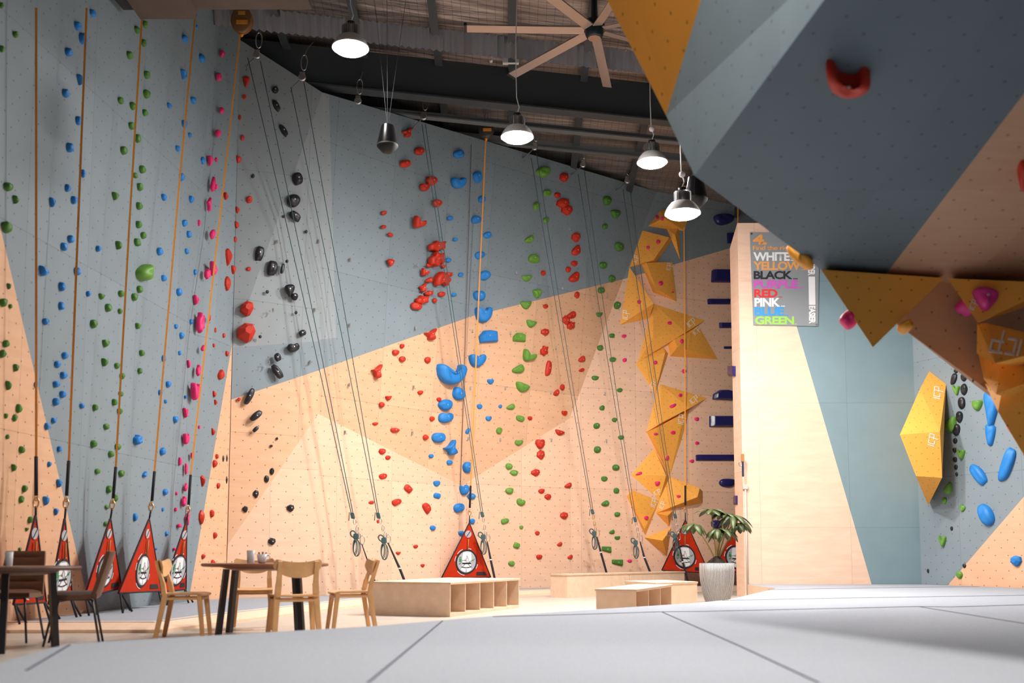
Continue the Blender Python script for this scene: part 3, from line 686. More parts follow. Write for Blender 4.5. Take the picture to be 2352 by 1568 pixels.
route('black', 'black line on left back wall', 'black holds on left back wall', '''632 207 17 17; 635 243 13 31 c 28; 651.6 301 13 33 c 30; 683 411 24 31 c 15; 674 461.5 34 31; 677 497 19 31 c 50; 580.6 405 9 10; 652 497 7 7; 703 532 7 8; 596 584 21 36 c -12; 624.5 617 25 36 c -12; 649 617 9 24 c -10; 659 600 7 8; 665 668 25 29 t; 676 682 17 17;
 614 670 8 9; 680 718 7 8; 695 765 17 14 c 15; 597.5 773 8 8; 674 799 33 22 b 8; 638 820.5 15 21 c 20; 637 854 18 38 c 35; 573 911 15 44 c -28; 588 955 16 33 c -50; 587 986 10 17 c -50; 636 1007 6 7; 623 1024 7 6; 624 1082.6 12 16; 612 1100 12 18; 587.5 1134.5 14 19 f; 563 1169.5 13 15 f; 666 1167 17 17 f; 624 1243 17 17 f;
 512 1053 6 17 f; 520.6 1052 5 18 f; 520 1102 6 18 f''', bolt=True)
route('red', 'red line left of central blue', 'red holds left of central blue line', '''933 305 24 21 y; 962 347 23 18; 930 376.5 24 17 n; 990 415.6 26 22 r -30; 975 430 22 19 b; 1004 467 22 18; 882 489 13 10; 881 521 12 9; 897 539 14 8 c -25; 960.7 510 29 29 l; 1002.6 566 40 28 s; 1000.5 596.5 36 38 s; 985 610 13 9 k; 1017 612 13 9 v; 974.5 625 18 18 l; 1029 631 22 12 s;
 1011 641 33 35 h 180; 1031 643 9 12; 985 642 18 14 d; 969 660 19 21 y; 985 673.5 20 13 s; 1014 675.5 17 12; 998 690 10 11; 968 689 31 24 s; 956 703 25 17 c -15; 897 603 16 17 t; 986.5 768 31 27 y; 923 794.6 10 11; 908.7 809.5 16 13; 923.5 824.5 14 14; 981.4 826.5 14 15; 863.5 852 26 33 y; 892 914.5 15 12 m; 877 929 13 13; 965 901.5 13 10; 1007.6 917 10 10;
 861.7 973 13 8; 906 987.8 22 12; 992 961.5 11 12; 977 1004 12 13; 876.8 1036.7 16 15; 890.8 1050.8 13 11; 878.8 1093.6 20 13 c 10; 936.7 1123 22 15 c -45; 910 1153.6 23 15 c 25; 979.6 1167.6 17 25 c 30; 853 1153.6 13 8; 868 1197 6 9; 914 1270.5 13 8 m; 954 1255 11 9; 970 1298 10 8''', bolt=True)
route('blue', 'the central blue line', 'central blue holds', '''1053 353.6 25 19; 1051 420 32 26 h; 1033.7 501 13 11; 1046 550 11 9; 1030 597.4 12 10; 1058 630.6 12 10; 1042 676.5 11 9; 1095 407 22 29 r 15; 1106 458 19 17; 1092 505 25 19; 1119 540.5 20 16; 1102 585.7 25 17 c 15; 1111 633 26 23; 1099 680 28 25; 1108 723 38 38 h; 1120 773 43 30 p 8; 1093.6 828.6 39 31 h; 1032 859 66 50 k;
 1051 904 28 34 n; 1021 929 35 27 n; 1022 960 36 26 b; 1006.6 1005 32 24; 1031 1029 34 35 y 15; 1074 990 9 15 c -30; 990 1047 11 10; 1032 1062 15 12; 1072 1074 22 27; 1002 1110 15 14; 1003 1139 16 13 c -20; 1065.6 1125 25 27 b 15; 1082 1140 20 16; 1053 1166 24 22 n; 1085 1197 12 14; 993 1212 13 13; 1059.5 1225 14 12; 1126 876 16 13 b; 1101 933 12 12; 1121.7 961 14 12 b; 1148.5 933.5 9 9''', bolt=True)
route('bright', 'green line right of central blue', 'green holds right of central blue line', '''1247 395 34 26; 1256 444 20 16; 1230.6 474 16 18; 1253 506 14 15; 1214 549 22 19 d; 1225 595.4 26 20 c -15; 1209 640 28 16 m; 1232 674.5 24 22 t; 1207 701 30 21 m; 1218 744 27 19 m -15; 1192 775 29 21 p; 1213 816 32 29 l; 1189 846.4 29 23 d; 1199 888 33 27 T; 1172 933.7 20 15 d; 1194 961 21 13 c -20;
 1146 989 15 15; 1191 1016 20 14 b; 1167.6 1071 16 15; 1180 1085 20 14; 1169.6 1127 20 15; 1195 1154 21 16 b -20; 1159.4 1196.4 20 13 c 15; 1197 1210.5 9 9; 1186 1252.6 16 14 c -20; 1174.5 1294 16 13''', bolt=True)
route('red', 'red line right of central green', 'red holds right of central green line', '''1294 407 20 23 f; 1279.6 448.7 15 14; 1291 467.6 29 25 f; 1301 483 26 25 f; 1321.7 545.7 20 23 f; 1321 574 20 28 d; 1318 605 15 14 f; 1304.6 619 12 14; 1316.6 635.5 24 27 d; 1247 627 11 12; 1324.5 678 12 17 f; 1310 722.7 22 19 d; 1298.5 735 17 22 f; 1310 748 18 20 s; 1252.5 703.6 12 11; 1251 762.5 19 17 f; 1248.7 806 18 26 s; 1258.7 846 14 38 c -8; 1334.7 823.5 16 16 d; 1334.7 849 13 10 d;
 1291 890 11 16 f; 1276.5 901 14 17 d; 1295.7 948.5 13 13 b; 1216.8 960.5 11 10; 1285.7 992.6 24 16 T; 1240 1019 22 25 b; 1241 1044.6 18 23 f; 1229 1086 20 17 f; 1304 1114 17 14 d; 1243 1128 15 12; 1257.4 1141 15 14 f; 1294.6 1183.7 18 17 f; 1234 1224 11 10; 1284.4 1249 12 11 d; 1237.8 1279 14 12; 1308.7 1278 12 11 d''', bolt=True)
route('green', 'green line left of orange volumes', 'green holds left of orange volumes', '''1393.6 461 21 24; 1412 492.6 23 21 t; 1389 520.7 12 15; 1420.7 566.6 20 23 r 30; 1384 609 18 16; 1404.6 640 15 17; 1380 666.6 17 15; 1417 702 16 18; 1375.5 723 17 13 m; 1405 770.7 14 11; 1378 799 14 13; 1407 826 17 12; 1366.6 868 18 11; 1423 896 14 10; 1382.7 937 13 12; 1410.7 964 12 11; 1370 978.6 16 15; 1425.8 1005 14 11; 1371.7 1033 16 16; 1414 1073.5 18 15; 1387.5 1099.5 15 12; 1415 1126.8 14 14; 1389 1155 19 15 d; 1417 1181 15 12;
 1404.8 1220.7 14 11 d; 1417.6 1235 14 9 b; 1392.9 1262 22 14 w; 1417.6 1292 25 14 w''', bolt=True)
route('pink', 'pink line over orange volumes', 'pink holds over orange volumes', '''1433 772 12 8; 1434 827 10 10; 1446 1288 11 8; 1571 852.6 11 10; 1600 962.5 11 9; 1600.7 1017.5 10 8; 1588.4 1058.6 11 8; 1510 499 8 9; 1521 502 8 9; 1488.5 568.6 9 8; 1511.5 556 10 9; 1517 651 10 11; 1545 671 6 4; 1468 694 9 9; 1538 742 11 8; 1566 784 9 9; 1505 833 11 9; 1562.5 908 10 8; 1545.6 932 18 8 b 25; 1506 996.5 10 6; 1545.6 993 11 9; 1532 1051 9 13 d;
 1467 1087 17 8 d 10; 1510 1110 13 11 b; 1559 1140 10 7; 1484 1189.5 11 10''')
route('navy', 'navy line beside plywood pillar', 'navy holds beside the pillar', '''1659.5 503.5 48 28 n; 1677 547 15 24 q; 1659.7 635.5 52 27 q; 1651 693 53 12 q; 1669.6 747 37 13 q; 1676 798 27 6 q; 1682.5 852.6 15 24 q; 1662 907.7 52 25 p; 1659.6 967.7 63 25 q; 1644.6 1051.6 93 14 q; 1670 1108.8 43 20 n; 1690.5 1148.4 8 22 q; 1645 1203.5 27 22 n''')
route('black', 'black chain on far right wall', 'black holds on far right wall', '''2196.4 852 9 11; 2191.6 870 13 28 c -15; 2215 866 15 20; 2215 895 16 28; 2210 926.4 17 29; 2205 957 16 28; 2197.7 986 17 29; 2194.5 1012 10 14; 2193 1033.6 9 13; 2194 1055 10 13; 2196 1073 8 13; 2198 1089 6 10; 2228 870 5 8; 2234.7 873.8 4 8; 2186 1213.6 6 11; 2132 1311 5 10; 2215.6 1299 8 10''')
route('bright', 'green line on far right wall', 'green holds on far right wall', '2197.4 896.7 17 24 v; 2247 932 26 27 m; 2186 973 25 42 d; 2208.9 1044 19 25 v; 2178.6 1120.8 19 30 d; 2170 1149.5 11 17; 2212 1168 13 16 t; 2165.8 1243 18 27 v; 2205 1320 14 18')
route('blue', 'large blue line on far right wall', 'blue holds on far right wall', '2279 940 34 90 t; 2277 1000 24 52 t; 2315 1066 28 84 c -20; 2250 1091 26 56 c 35; 2267 1182 33 52 r 25; 2336 1288 25 25 f')
for u, v, w_, h_, c, t, rt, lb, bl in ((2263, 689, 66, 53, 'magenta', 't', 0, 'large magenta hold on the orange triangle under the overhang', True), (2213, 711, 42, 26, 'magenta', 'c', -30, 'magenta oval hold left of the large magenta hold', False),
                            (2076, 755, 32, 26, 'orange', 'r', 0, 'small orange hold below the overhang edge beside the big triangle', False),
                            (1946, 170, 108, 56, 'red', 'k', -10, 'red crescent hold on the dark overhang roof', True), (2352, 395, 34, 64, 'red', 'r', 0, 'dark red hold cut by right frame edge on the plywood overhang', False)):
    hold(c, u, v, w_, h_, t, rt, lb, depth=0.13, bolt=bl)
# two holds that hang off the far side of the overhang edge
def free_hold(col, u, v, Y, w_, h_, typ, rot, lb):
    n = Vector((-0.35, -0.93, 0)).normalized(); hold(col, u, v, w_, h_, typ, rot, lb, depth=0.12, force=(P(u, v, Y), n, None))
free_hold('pink', 1948, 737, 9.0, 40, 42, 'c', -50, 'pink hold peeking out left of the big orange triangle')
free_hold('orange', 1838, 592, 8.85, 84, 34, 'r', -38, 'orange hold on the lower left edge of the overhang')
free_hold('pink', 2324, 979, 11.5, 22, 34, 'c', 20, 'pink hold beyond the lowest orange volume at right')

# the photo shows over five hundred holds: the three hundred largest stay single things, the many tiny ones become one mass
HOLDS.sort(key=lambda t: -t[0])
small = HOLDS[300:]; bm = bmesh.new(); ml = []
for _, o in small:
    m = o.data.materials[0]
    if m not in ml: ml.append(m)
    k = len(bm.faces); me = o.data; tmp = me.copy(); tmp.transform(Matrix.Translation(o.location)); bm.from_mesh(tmp); bm.faces.ensure_lookup_table()
    for f in bm.faces[k:]: f.material_index = ml.index(m)
    for ch in list(o.children): bpy.data.objects.remove(ch)
    bpy.data.objects.remove(o)
tag(bm_obj('small_climbing_holds', bm, ml), 'scattered small climbing holds and foot chips of every colour on the walls', 'small climbing holds', kind='stuff')

for u, v in ((805, 598), (959, 610), (1089, 622), (804, 748), (955, 755), (1086, 761), (803, 885), (951, 890), (1081, 892), (793, 994), (948, 995), (1076, 1008), (1096, 483), (1200, 494), (1308, 528), (1186, 628), (1292, 664), (1394, 682),
             (1173, 766), (1277, 800), (1161, 892), (1266, 902), (1390, 905), (1150, 1010), (1267, 1011), (1393, 1013), (637, 557), (628, 714), (724, 713), (618, 834), (713, 833), (732, 556)):
    H = hit(u, v); bm = bmesh.new(); add_box(bm, (0, -.02, .012), (.035, .012, .06), bevel=.004); add_tube(bm, [(0, 0.01, .02), (0, -.035, .02)], .01, 6); add_box(bm, (0, -.035, -.018), (.012, .04, .02), bevel=.003)
    o = tag(bm_obj('bolt_hanger', bm, M_HANG), 'small steel bolt hanger fixed among the holds on the back wall', 'bolt hanger', 'bolt hangers on the back wall'); o.location = H[0]
# ---------------------------------------------------------------- high bay lamps
def high_bay(x, y, z, W, label, size=1.0, cable_u=None, knob=False):
    t = empty('high_bay_lamp', (x, y, z), label, 'ceiling lamp', 'high bay lamps')
    c = (x, y, z); k = size
    bm = bmesh.new(); prof = [(0.245, 0.0), (0.243, -0.012), (0.20, -0.045), (0.14, -0.068), (0.07, -0.078), (0.005, -0.080)]
    add_lathe(bm, [(r*k, zz*k) for r, zz in prof[::-1]], c, 32)
    m = mat('lamp_diffuser', (1, 1, 1), 0.5, emit=W/(PI*0.195*k*k)); m.node_tree.nodes['Principled BSDF'].inputs['Emission Color'].default_value = (1.0, 0.955, 0.92, 1)
    bm_obj('diffuser', bm, m, t)
    bm = bmesh.new(); add_lathe(bm, [(r*k, zz*k) for r, zz in [(0.25, -0.012), (0.25, 0.006), (0.215, 0.075), (0.165, 0.135), (0.13, 0.155), (0.02, 0.157)]], c, 32)
    bm_obj('reflector', bm, mat('lamp_reflector', (0.62, 0.60, 0.58), 0.45), t)
    bm = bmesh.new()
    add_lathe(bm, [(0.085*k, 0.15*k), (0.085*k, 0.30*k)], c, 16)
    for i in range(28):
        a = 2*PI*i/28; M = Matrix.Translation(c) @ Matrix.Rotation(a, 4, 'Z')
        add_box(bm, (0.102*k, 0, 0.225*k), (0.04*k, 0.006, 0.15*k), M)
    bm_obj('heat_sink', bm, M_ALU, t)
    bm = bmesh.new(); add_lathe(bm, [(0.055*k, 0.30*k), (0.06*k, 0.36*k), (0.02*k, 0.375*k)], c, 14); bm_obj('driver_cap', bm, M_BLACK, t)
    bm = bmesh.new(); zt_ = zc(y)-0.05
    pts = [(x, y, z+0.37*k), (x+0.03, y, z+0.46*k), (x-0.01, y, z+0.62*k)] + [(x-0.01-0.012*math.sin(i), y, z+0.62*k+(zt_-z-0.62*k)*i/6) for i in range(1, 7)]
    add_tube(bm, pts, 0.008, 6); bm_obj('cable', bm, M_WHITE, t)
    if knob: bm = bmesh.new(); bmesh.ops.create_uvsphere(bm, u_segments=12, v_segments=8, radius=0.045); bmesh.ops.translate(bm, verts=bm.verts[:], vec=(x, y, z+0.56*k)); bm_obj('cable_plug', bm, M_WHITE, t)
    return t
LL = ['round high bay lamp, leftmost, above the hanging speaker', 'round high bay lamp hanging under the ceiling fan', 'round high bay lamp in the upper row, right of the fan', 'lowest round high bay lamp, in front of the orange volumes']
for i, ((x, y, z, W), (u, v), lb) in enumerate(zip(LAMPS, ((805, 128), (1188, 332), (1498, 390), (1568, 508)), LL)):
    p = P(u, v-14, y); high_bay(p.x, y, p.z+0.03, W, lb, knob=i > 1)
for (x, y, z, W), lb in zip(ADDED_LAMPS, ('added unseen fill lamp over the right bay, behind the overhang', 'added unseen fill lamp above the foreground mat, near the overhang', 'added unseen fill lamp behind the overhang, before the pillar')):
    high_bay(x, y, z, 12, lb)  # dim fittings put around the added fill lights; the last has none
def part(name, bm, m, par, smooth=False):
    o = bm_obj(name, bm, m, None, smooth); o.parent = par; return o
def copy_tree(o, parent=None):
    c = o.copy(); C.objects.link(c); c.parent = parent
    for ch in list(o.children): copy_tree(ch, c)
    return c
def beam(bm, a, b, w_, d_, hint=(0, 0, 1), taper=1.0):
    a, b = Vector(a), Vector(b); t = (b-a).normalized(); x = t.cross(Vector(hint))
    if x.length < .05: x = t.cross(Vector((0, 1, 0)))
    x.normalize(); y = t.cross(x)
    A = [bm.verts.new(a+x*sx*w_/2+y*sy*d_/2) for sx, sy in ((-1, -1), (1, -1), (1, 1), (-1, 1))]
    B = [bm.verts.new(b+(x*sx*w_/2+y*sy*d_/2)*taper) for sx, sy in ((-1, -1), (1, -1), (1, 1), (-1, 1))]
    for i in range(4): bm.faces.new((A[i], A[(i+1) % 4], B[(i+1) % 4], B[i]))
    bm.faces.new(A[::-1]); bm.faces.new(B); return bm
# ---------------------------------------------------------------- ceiling fan
hub = P(1365, 72, 16.2)
t = empty('ceiling_fan', hub, 'large seven-blade industrial ceiling fan under the roof', 'ceiling fan')
c = tuple(hub)
bm = bmesh.new(); add_lathe(bm, [(0.05, 0.75), (0.06, 0.2), (0.16, 0.17), (0.17, 0.10), (0.14, 0.08), (0.155, 0.05), (0.155, -0.04), (0.13, -0.10), (0.11, -0.115)], c, 28)
bm_obj('motor_hub', bm, mat('fan_hub', (0.03, 0.045, 0.055), 0.3, metal=0.5), t)
bm = bmesh.new(); add_lathe(bm, [(0.105, -0.125), (0.10, -0.10)], c, 24); bm_obj('hub_cap', bm, mat('fan_cap', (0.45, 0.32, 0.25), 0.35, metal=0.6), t)
bm = bmesh.new(); add_tube(bm, [hub+Vector((0, 0, 0.15)), Vector((hub.x, hub.y, zc(hub.y)))], 0.035, 10); bm_obj('drop_rod', bm, M_STEEL, t)
M_FAN = mat('fan_blade', (0.50, 0.40, 0.34), 0.35, metal=0.5)
for k in range(7):
    a = math.radians(79+360/7*k)
    M = Matrix.Translation(c) @ Matrix.Rotation(a, 4, 'Z') @ Matrix.Rotation(math.radians(12), 4, 'X')
    bm = bmesh.new(); add_box(bm, (1.14, 0, 0.02), (1.95, 0.17, 0.018), M, bevel=0.006); bl = bm_obj('blade', bm, M_FAN, t)
    bm = bmesh.new(); add_box(bm, (2.13, 0, 0.03), (0.05, 0.18, 0.06), M); o = bm_obj('blade_tip', bm, M_BLACK, None); o.parent = bl
# ---------------------------------------------------------------- emergency light on the big beam
e0 = P(1173, 138, 18.2)
t = empty('emergency_light', e0, 'white emergency light box with two round heads on the beam', 'emergency light')
bm = bmesh.new(); add_box(bm, e0, (0.30, 0.09, 0.15), bevel=0.01); bm_obj('housing', bm, M_WHITE, t)
for s_ in (-0.10, 0.10):
    bm = bmesh.new(); add_tube(bm, [e0+Vector((s_, 0, 0.07)), e0+Vector((s_, -0.01, 0.13))], 0.012, 8)
    M = Matrix.Translation(e0+Vector((s_, -0.02, 0.16))) @ Matrix.Rotation(PI/2, 4, 'X'); add_lathe(bm, [(0.02, -0.04), (0.042, 0.0), (0.042, 0.03), (0.01, 0.035)], (0, 0, 0), 16, M=M)
    bm_obj('spot_head', bm, M_WHITE, t)
bm = bmesh.new(); q = P(1128, 140, 18.1); bmesh.ops.create_uvsphere(bm, u_segments=10, v_segments=8, radius=0.035); bmesh.ops.translate(bm, verts=bm.verts[:], vec=q)
add_tube(bm, [q, q+Vector((0.02, 0, 0.12)), P(1130, 100, 18.0), P(1180, 98, 18.0)], 0.008, 6)
tag(bm_obj('cable_socket', bm, M_WHITE), 'small white socket and cable left of the emergency light', 'socket')
# ---------------------------------------------------------------- hanging pendant speakers
def speaker(u, v, Y, label, sc=1.0):
    p = P(u, v, Y); t = empty('pendant_speaker', p, label, 'speaker', 'hanging speakers')
    bm = bmesh.new(); add_lathe(bm, [(0.06*sc, 0.20*sc), (0.088*sc, 0.185*sc), (0.10*sc, 0.14*sc), (0.148*sc, -0.085*sc), (0.15*sc, -0.10*sc)], p, 40)
    smooth_angle(bm_obj('enclosure', bm, mat('gloss_black', (0.006, 0.006, 0.007), 0.22, coat=0.15), t))
    bm = bmesh.new(); add_lathe(bm, [(0.151*sc, -0.095*sc), (0.148*sc, -0.12*sc), (0.075*sc, -0.20*sc), (0.03*sc, -0.21*sc)], p, 40)
    bm_obj('grille', bm, mat('speaker_grille', (0.008, 0.008, 0.008), 0.7), t)
    bm = bmesh.new()
    for k in range(3):
        a = 2*PI*k/3+.5; e = Vector((p.x+0.5*math.cos(a), p.y+0.4*math.sin(a), zc(p.y)))
        add_tube(bm, [p+Vector((0.04*math.cos(a)*sc, 0.04*math.sin(a)*sc, 0.19*sc)), p+Vector((0, 0, 0.30*sc))+Vector((0.02*math.cos(a), 0.02*math.sin(a), 0)), e], 0.003, 5)
    bm_obj('suspension_wire', bm, M_STEEL, t)
speaker(890, 318, 14.0, 'black tapered pendant speaker hanging left of centre, before the blue wall')
speaker(1598, 440, 14.6, 'black tapered pendant speaker partly behind the lowest lamp', 1.15)
# ---------------------------------------------------------------- pulleys with carabiners at the wall top
def ring(bm, c, rx, rz, r=0.012, M=None, n=16, ax=Vector((1, 0, 0)), az=Vector((0, 0, 1))):
    add_tube(bm, [Vector(c)+ax*rx*math.cos(2*PI*i/n)+az*rz*math.sin(2*PI*i/n) for i in range(n)], r, 6, closed=True)
def wallY(u, v, off=0.0, dflt=None):
    h = hit(u, v); return (h[0].y if h else dflt) - off
def pulley(u, v, Y, label, hook=False):
    p = P(u, v, Y); t = empty('rope_pulley', p, label, 'pulley', 'rope pulleys along the wall top')
    bm = bmesh.new(); add_lathe(bm, [(0.05, -0.03), (0.068, -0.02), (0.068, 0.02), (0.05, 0.03)], (0, 0, 0), 16, M=Matrix.Translation(p) @ Matrix.Rotation(PI/2, 4, 'X'))
    add_box(bm, p+Vector((0, 0, 0.06)), (0.09, 0.03, 0.08), bevel=0.01); bm_obj('pulley_wheel', bm, M_ALU, t)
    bm = bmesh.new(); ring(bm, p+Vector((0.03, 0, 0.27)), 0.055, 0.14, 0.011, ax=Vector((1, 0, 0.15)).normalized()); bm_obj('carabiner', bm, M_CHROME, t)
    bm = bmesh.new(); add_tube(bm, [p+Vector((0.03, 0, 0.40)), p+Vector((0.06, 0.15, 0.62)), p+Vector((0.08, 0.5, 0.9))], 0.008, 5); bm_obj('sling', bm, M_STEELL, t)
    if hook: bm = bmesh.new(); add_tube(bm, [p+Vector((-0.02, 0, -0.03)), p+Vector((-0.16, 0.02, -0.16)), p+Vector((-0.26, 0.3, -0.12))], 0.012, 6); bm_obj('guide_arm', bm, M_STEELL, t)
    return t
def w_off(u, v, off, d=18.5):
    for dv in (0, 15, 30, 50, 80):
        h = hit(u, v+dv)
        if h: return h[0].y-off
    return d
PL = [(590, 127, 'first from the left'), (694, 178, 'second from the left'), (822, 232, 'third from the left, carrying no rope'), (973, 268, 'fourth from the left'), (1228, 338, 'fifth from the left, beside the lamp'), (1339, 378, 'sixth from the left'), (1441, 415, 'rightmost')]
for i, (u, v, lb) in enumerate(PL): pulley(u, v, w_off(u, v, 0.45), 'metal rope pulley on the roof edge, '+lb, hook=i != 2)
# ---------------------------------------------------------------- fixed rope pairs with knot, coil and black tail
RP = [((569, 132), (598, 140), (807, 811, 1180), [(831, 1249), (841, 1278), (846, 1292), (861, 1336)], (819, 1243), 'first rope pair from left, hanging from the leftmost pulley'),
      ((668, 200), (698, 188), (866, 870, 1180), [(891, 1246), (918, 1305), (929, 1333)], (883, 1252), 'second rope pair from left, tied off left of the central gate'),
      ((969, 285), (977, 285), (1105, 1109, 1178), [(1119, 1243), (1127, 1285), (1136, 1327)], (1111, 1243), 'third rope pair, ending right beside the central red gate'),
      ((1220, 362), (1232, 352), (1358, 1362, 1172), [(1371, 1232), (1380, 1268), (1392, 1311)], (1366, 1234), 'fourth rope pair, ending above the left half of the bench'),
      ((1328, 400), (1342, 390), (1456, 1460, 1190), [(1470, 1243), (1480, 1280), (1492, 1310)], (1461, 1255), 'fifth rope pair, crossing left side of the orange volumes'),
      ((1431, 435), (1446, 425), (1548, 1552, 1182), [(1557, 1238), (1568, 1290), (1579, 1331)], (1551, 1240), 'sixth rope pair, crossing the orange volumes before the right gate')]
for a, b, (k0, k1, kv), tail, coil, lb in RP:
    Yt = w_off(a[0], a[1], 0.45); Yb = hit(k0, 1250)[0].y-0.75
    kn = P((k0+k1)/2, kv, Yb)
    t = empty('climbing_rope', kn, 'thin dark green '+lb, 'rope', 'fixed rope pairs')
    for (u, v), ku in ((a, k0), (b, k1)):
        A, B = P(u, v, Yt), P(ku, kv, Yb)
        bm = bmesh.new(); add_tube(bm, [A.lerp(B, i/10)+Vector((0, 0.12*math.sin(PI*i/10), 0)) for i in range(11)], 0.0075, 6); bm_obj('rope_strand', bm, M_ROPEG if False else M_ROPE, t)
    bm = bmesh.new()
    for i in range(4): ring(bm, kn+Vector((0.005*i, 0, -0.02*i)), 0.026, 0.016, 0.014, n=10)
    add_tube(bm, [kn, kn+Vector((-0.05, 0, 0.03)), kn+Vector((-0.06, 0, -0.12))], 0.008, 6); bm_obj('knot', bm, M_ROPE, t)
    tp = P(*tail[0], Yb)
    bm = bmesh.new()
    for f_, r_ in ((0.25, 0.05), (0.5, 0.055), (0.72, 0.05)):
        q = kn.lerp(tp, f_); ring(bm, q, 0.022, r_, 0.008)
    q = kn.lerp(tp, 0.88); ring(bm, q+Vector((0.03, 0, 0)), 0.038, 0.085, 0.008); bm_obj('carabiner', bm, M_CHROME if 'fourth' not in lb else M_GOLD, t)
    cp_ = P(coil[0], coil[1], Yb-0.03); bm = bmesh.new()
    for i, (rx, dx, rz) in enumerate(((0.03, -.03, .12), (0.038, -.02, .13), (.05, -.005, .15), (.06, .005, .14))):
        ring(bm, cp_+Vector((dx, 0.015*i-.02, -0.09-0.01*i)), rx, rz, 0.0085, n=20)
    for i in range(4): ring(bm, cp_+Vector((-0.01, 0, 0.06+0.018*i)), 0.04, 0.018, 0.014, n=10)
    ring(bm, cp_+Vector((-0.06, 0, 0.13)), 0.045, 0.06, 0.014, ax=Vector((.8, 0, .5)).normalized(), az=Vector((-.5, 0, .8)).normalized()); bm_obj('rope_coil', bm, M_ROPE, t)
    pts = [P(u, v, Yb-0.02*i) for i, (u, v) in enumerate(tail)]
    z0 = pts[-1]; d = (pts[-1]-pts[-2]).normalized(); g = z0+d*((MZ-z0.z)/d.z)
    n_ = len(pts); pts.append(g)
    bm = bmesh.new(); add_tube(bm, pts, [0.009]+[0.012]*(n_-2)+[0.022, 0.022] if n_ > 3 else [0.012]+[0.024]*(n_-1)+[0.024], 8); bm_obj('anchor_sling', bm, M_BLKF, t)
    bm = bmesh.new(); m_ = pts[n_-2]; add_lathe(bm, [(0.027, -0.012), (0.027, 0.012)], m_, 12); bm_obj('sleeve_band', bm, M_WHITE, t)
bm = bmesh.new(); add_tube(bm, [hit(1083, 335)[0]+Vector((0, -.06, 0)), hit(1075, 600)[0]+Vector((0, -.05, 0)), hit(1058, 1116)[0]+Vector((0, -.03, 0))], 0.006, 6)
tag(bm_obj('thin_cord', bm, M_ROPEG), 'thin pale cord running down the wall beside the central blue line', 'cord')
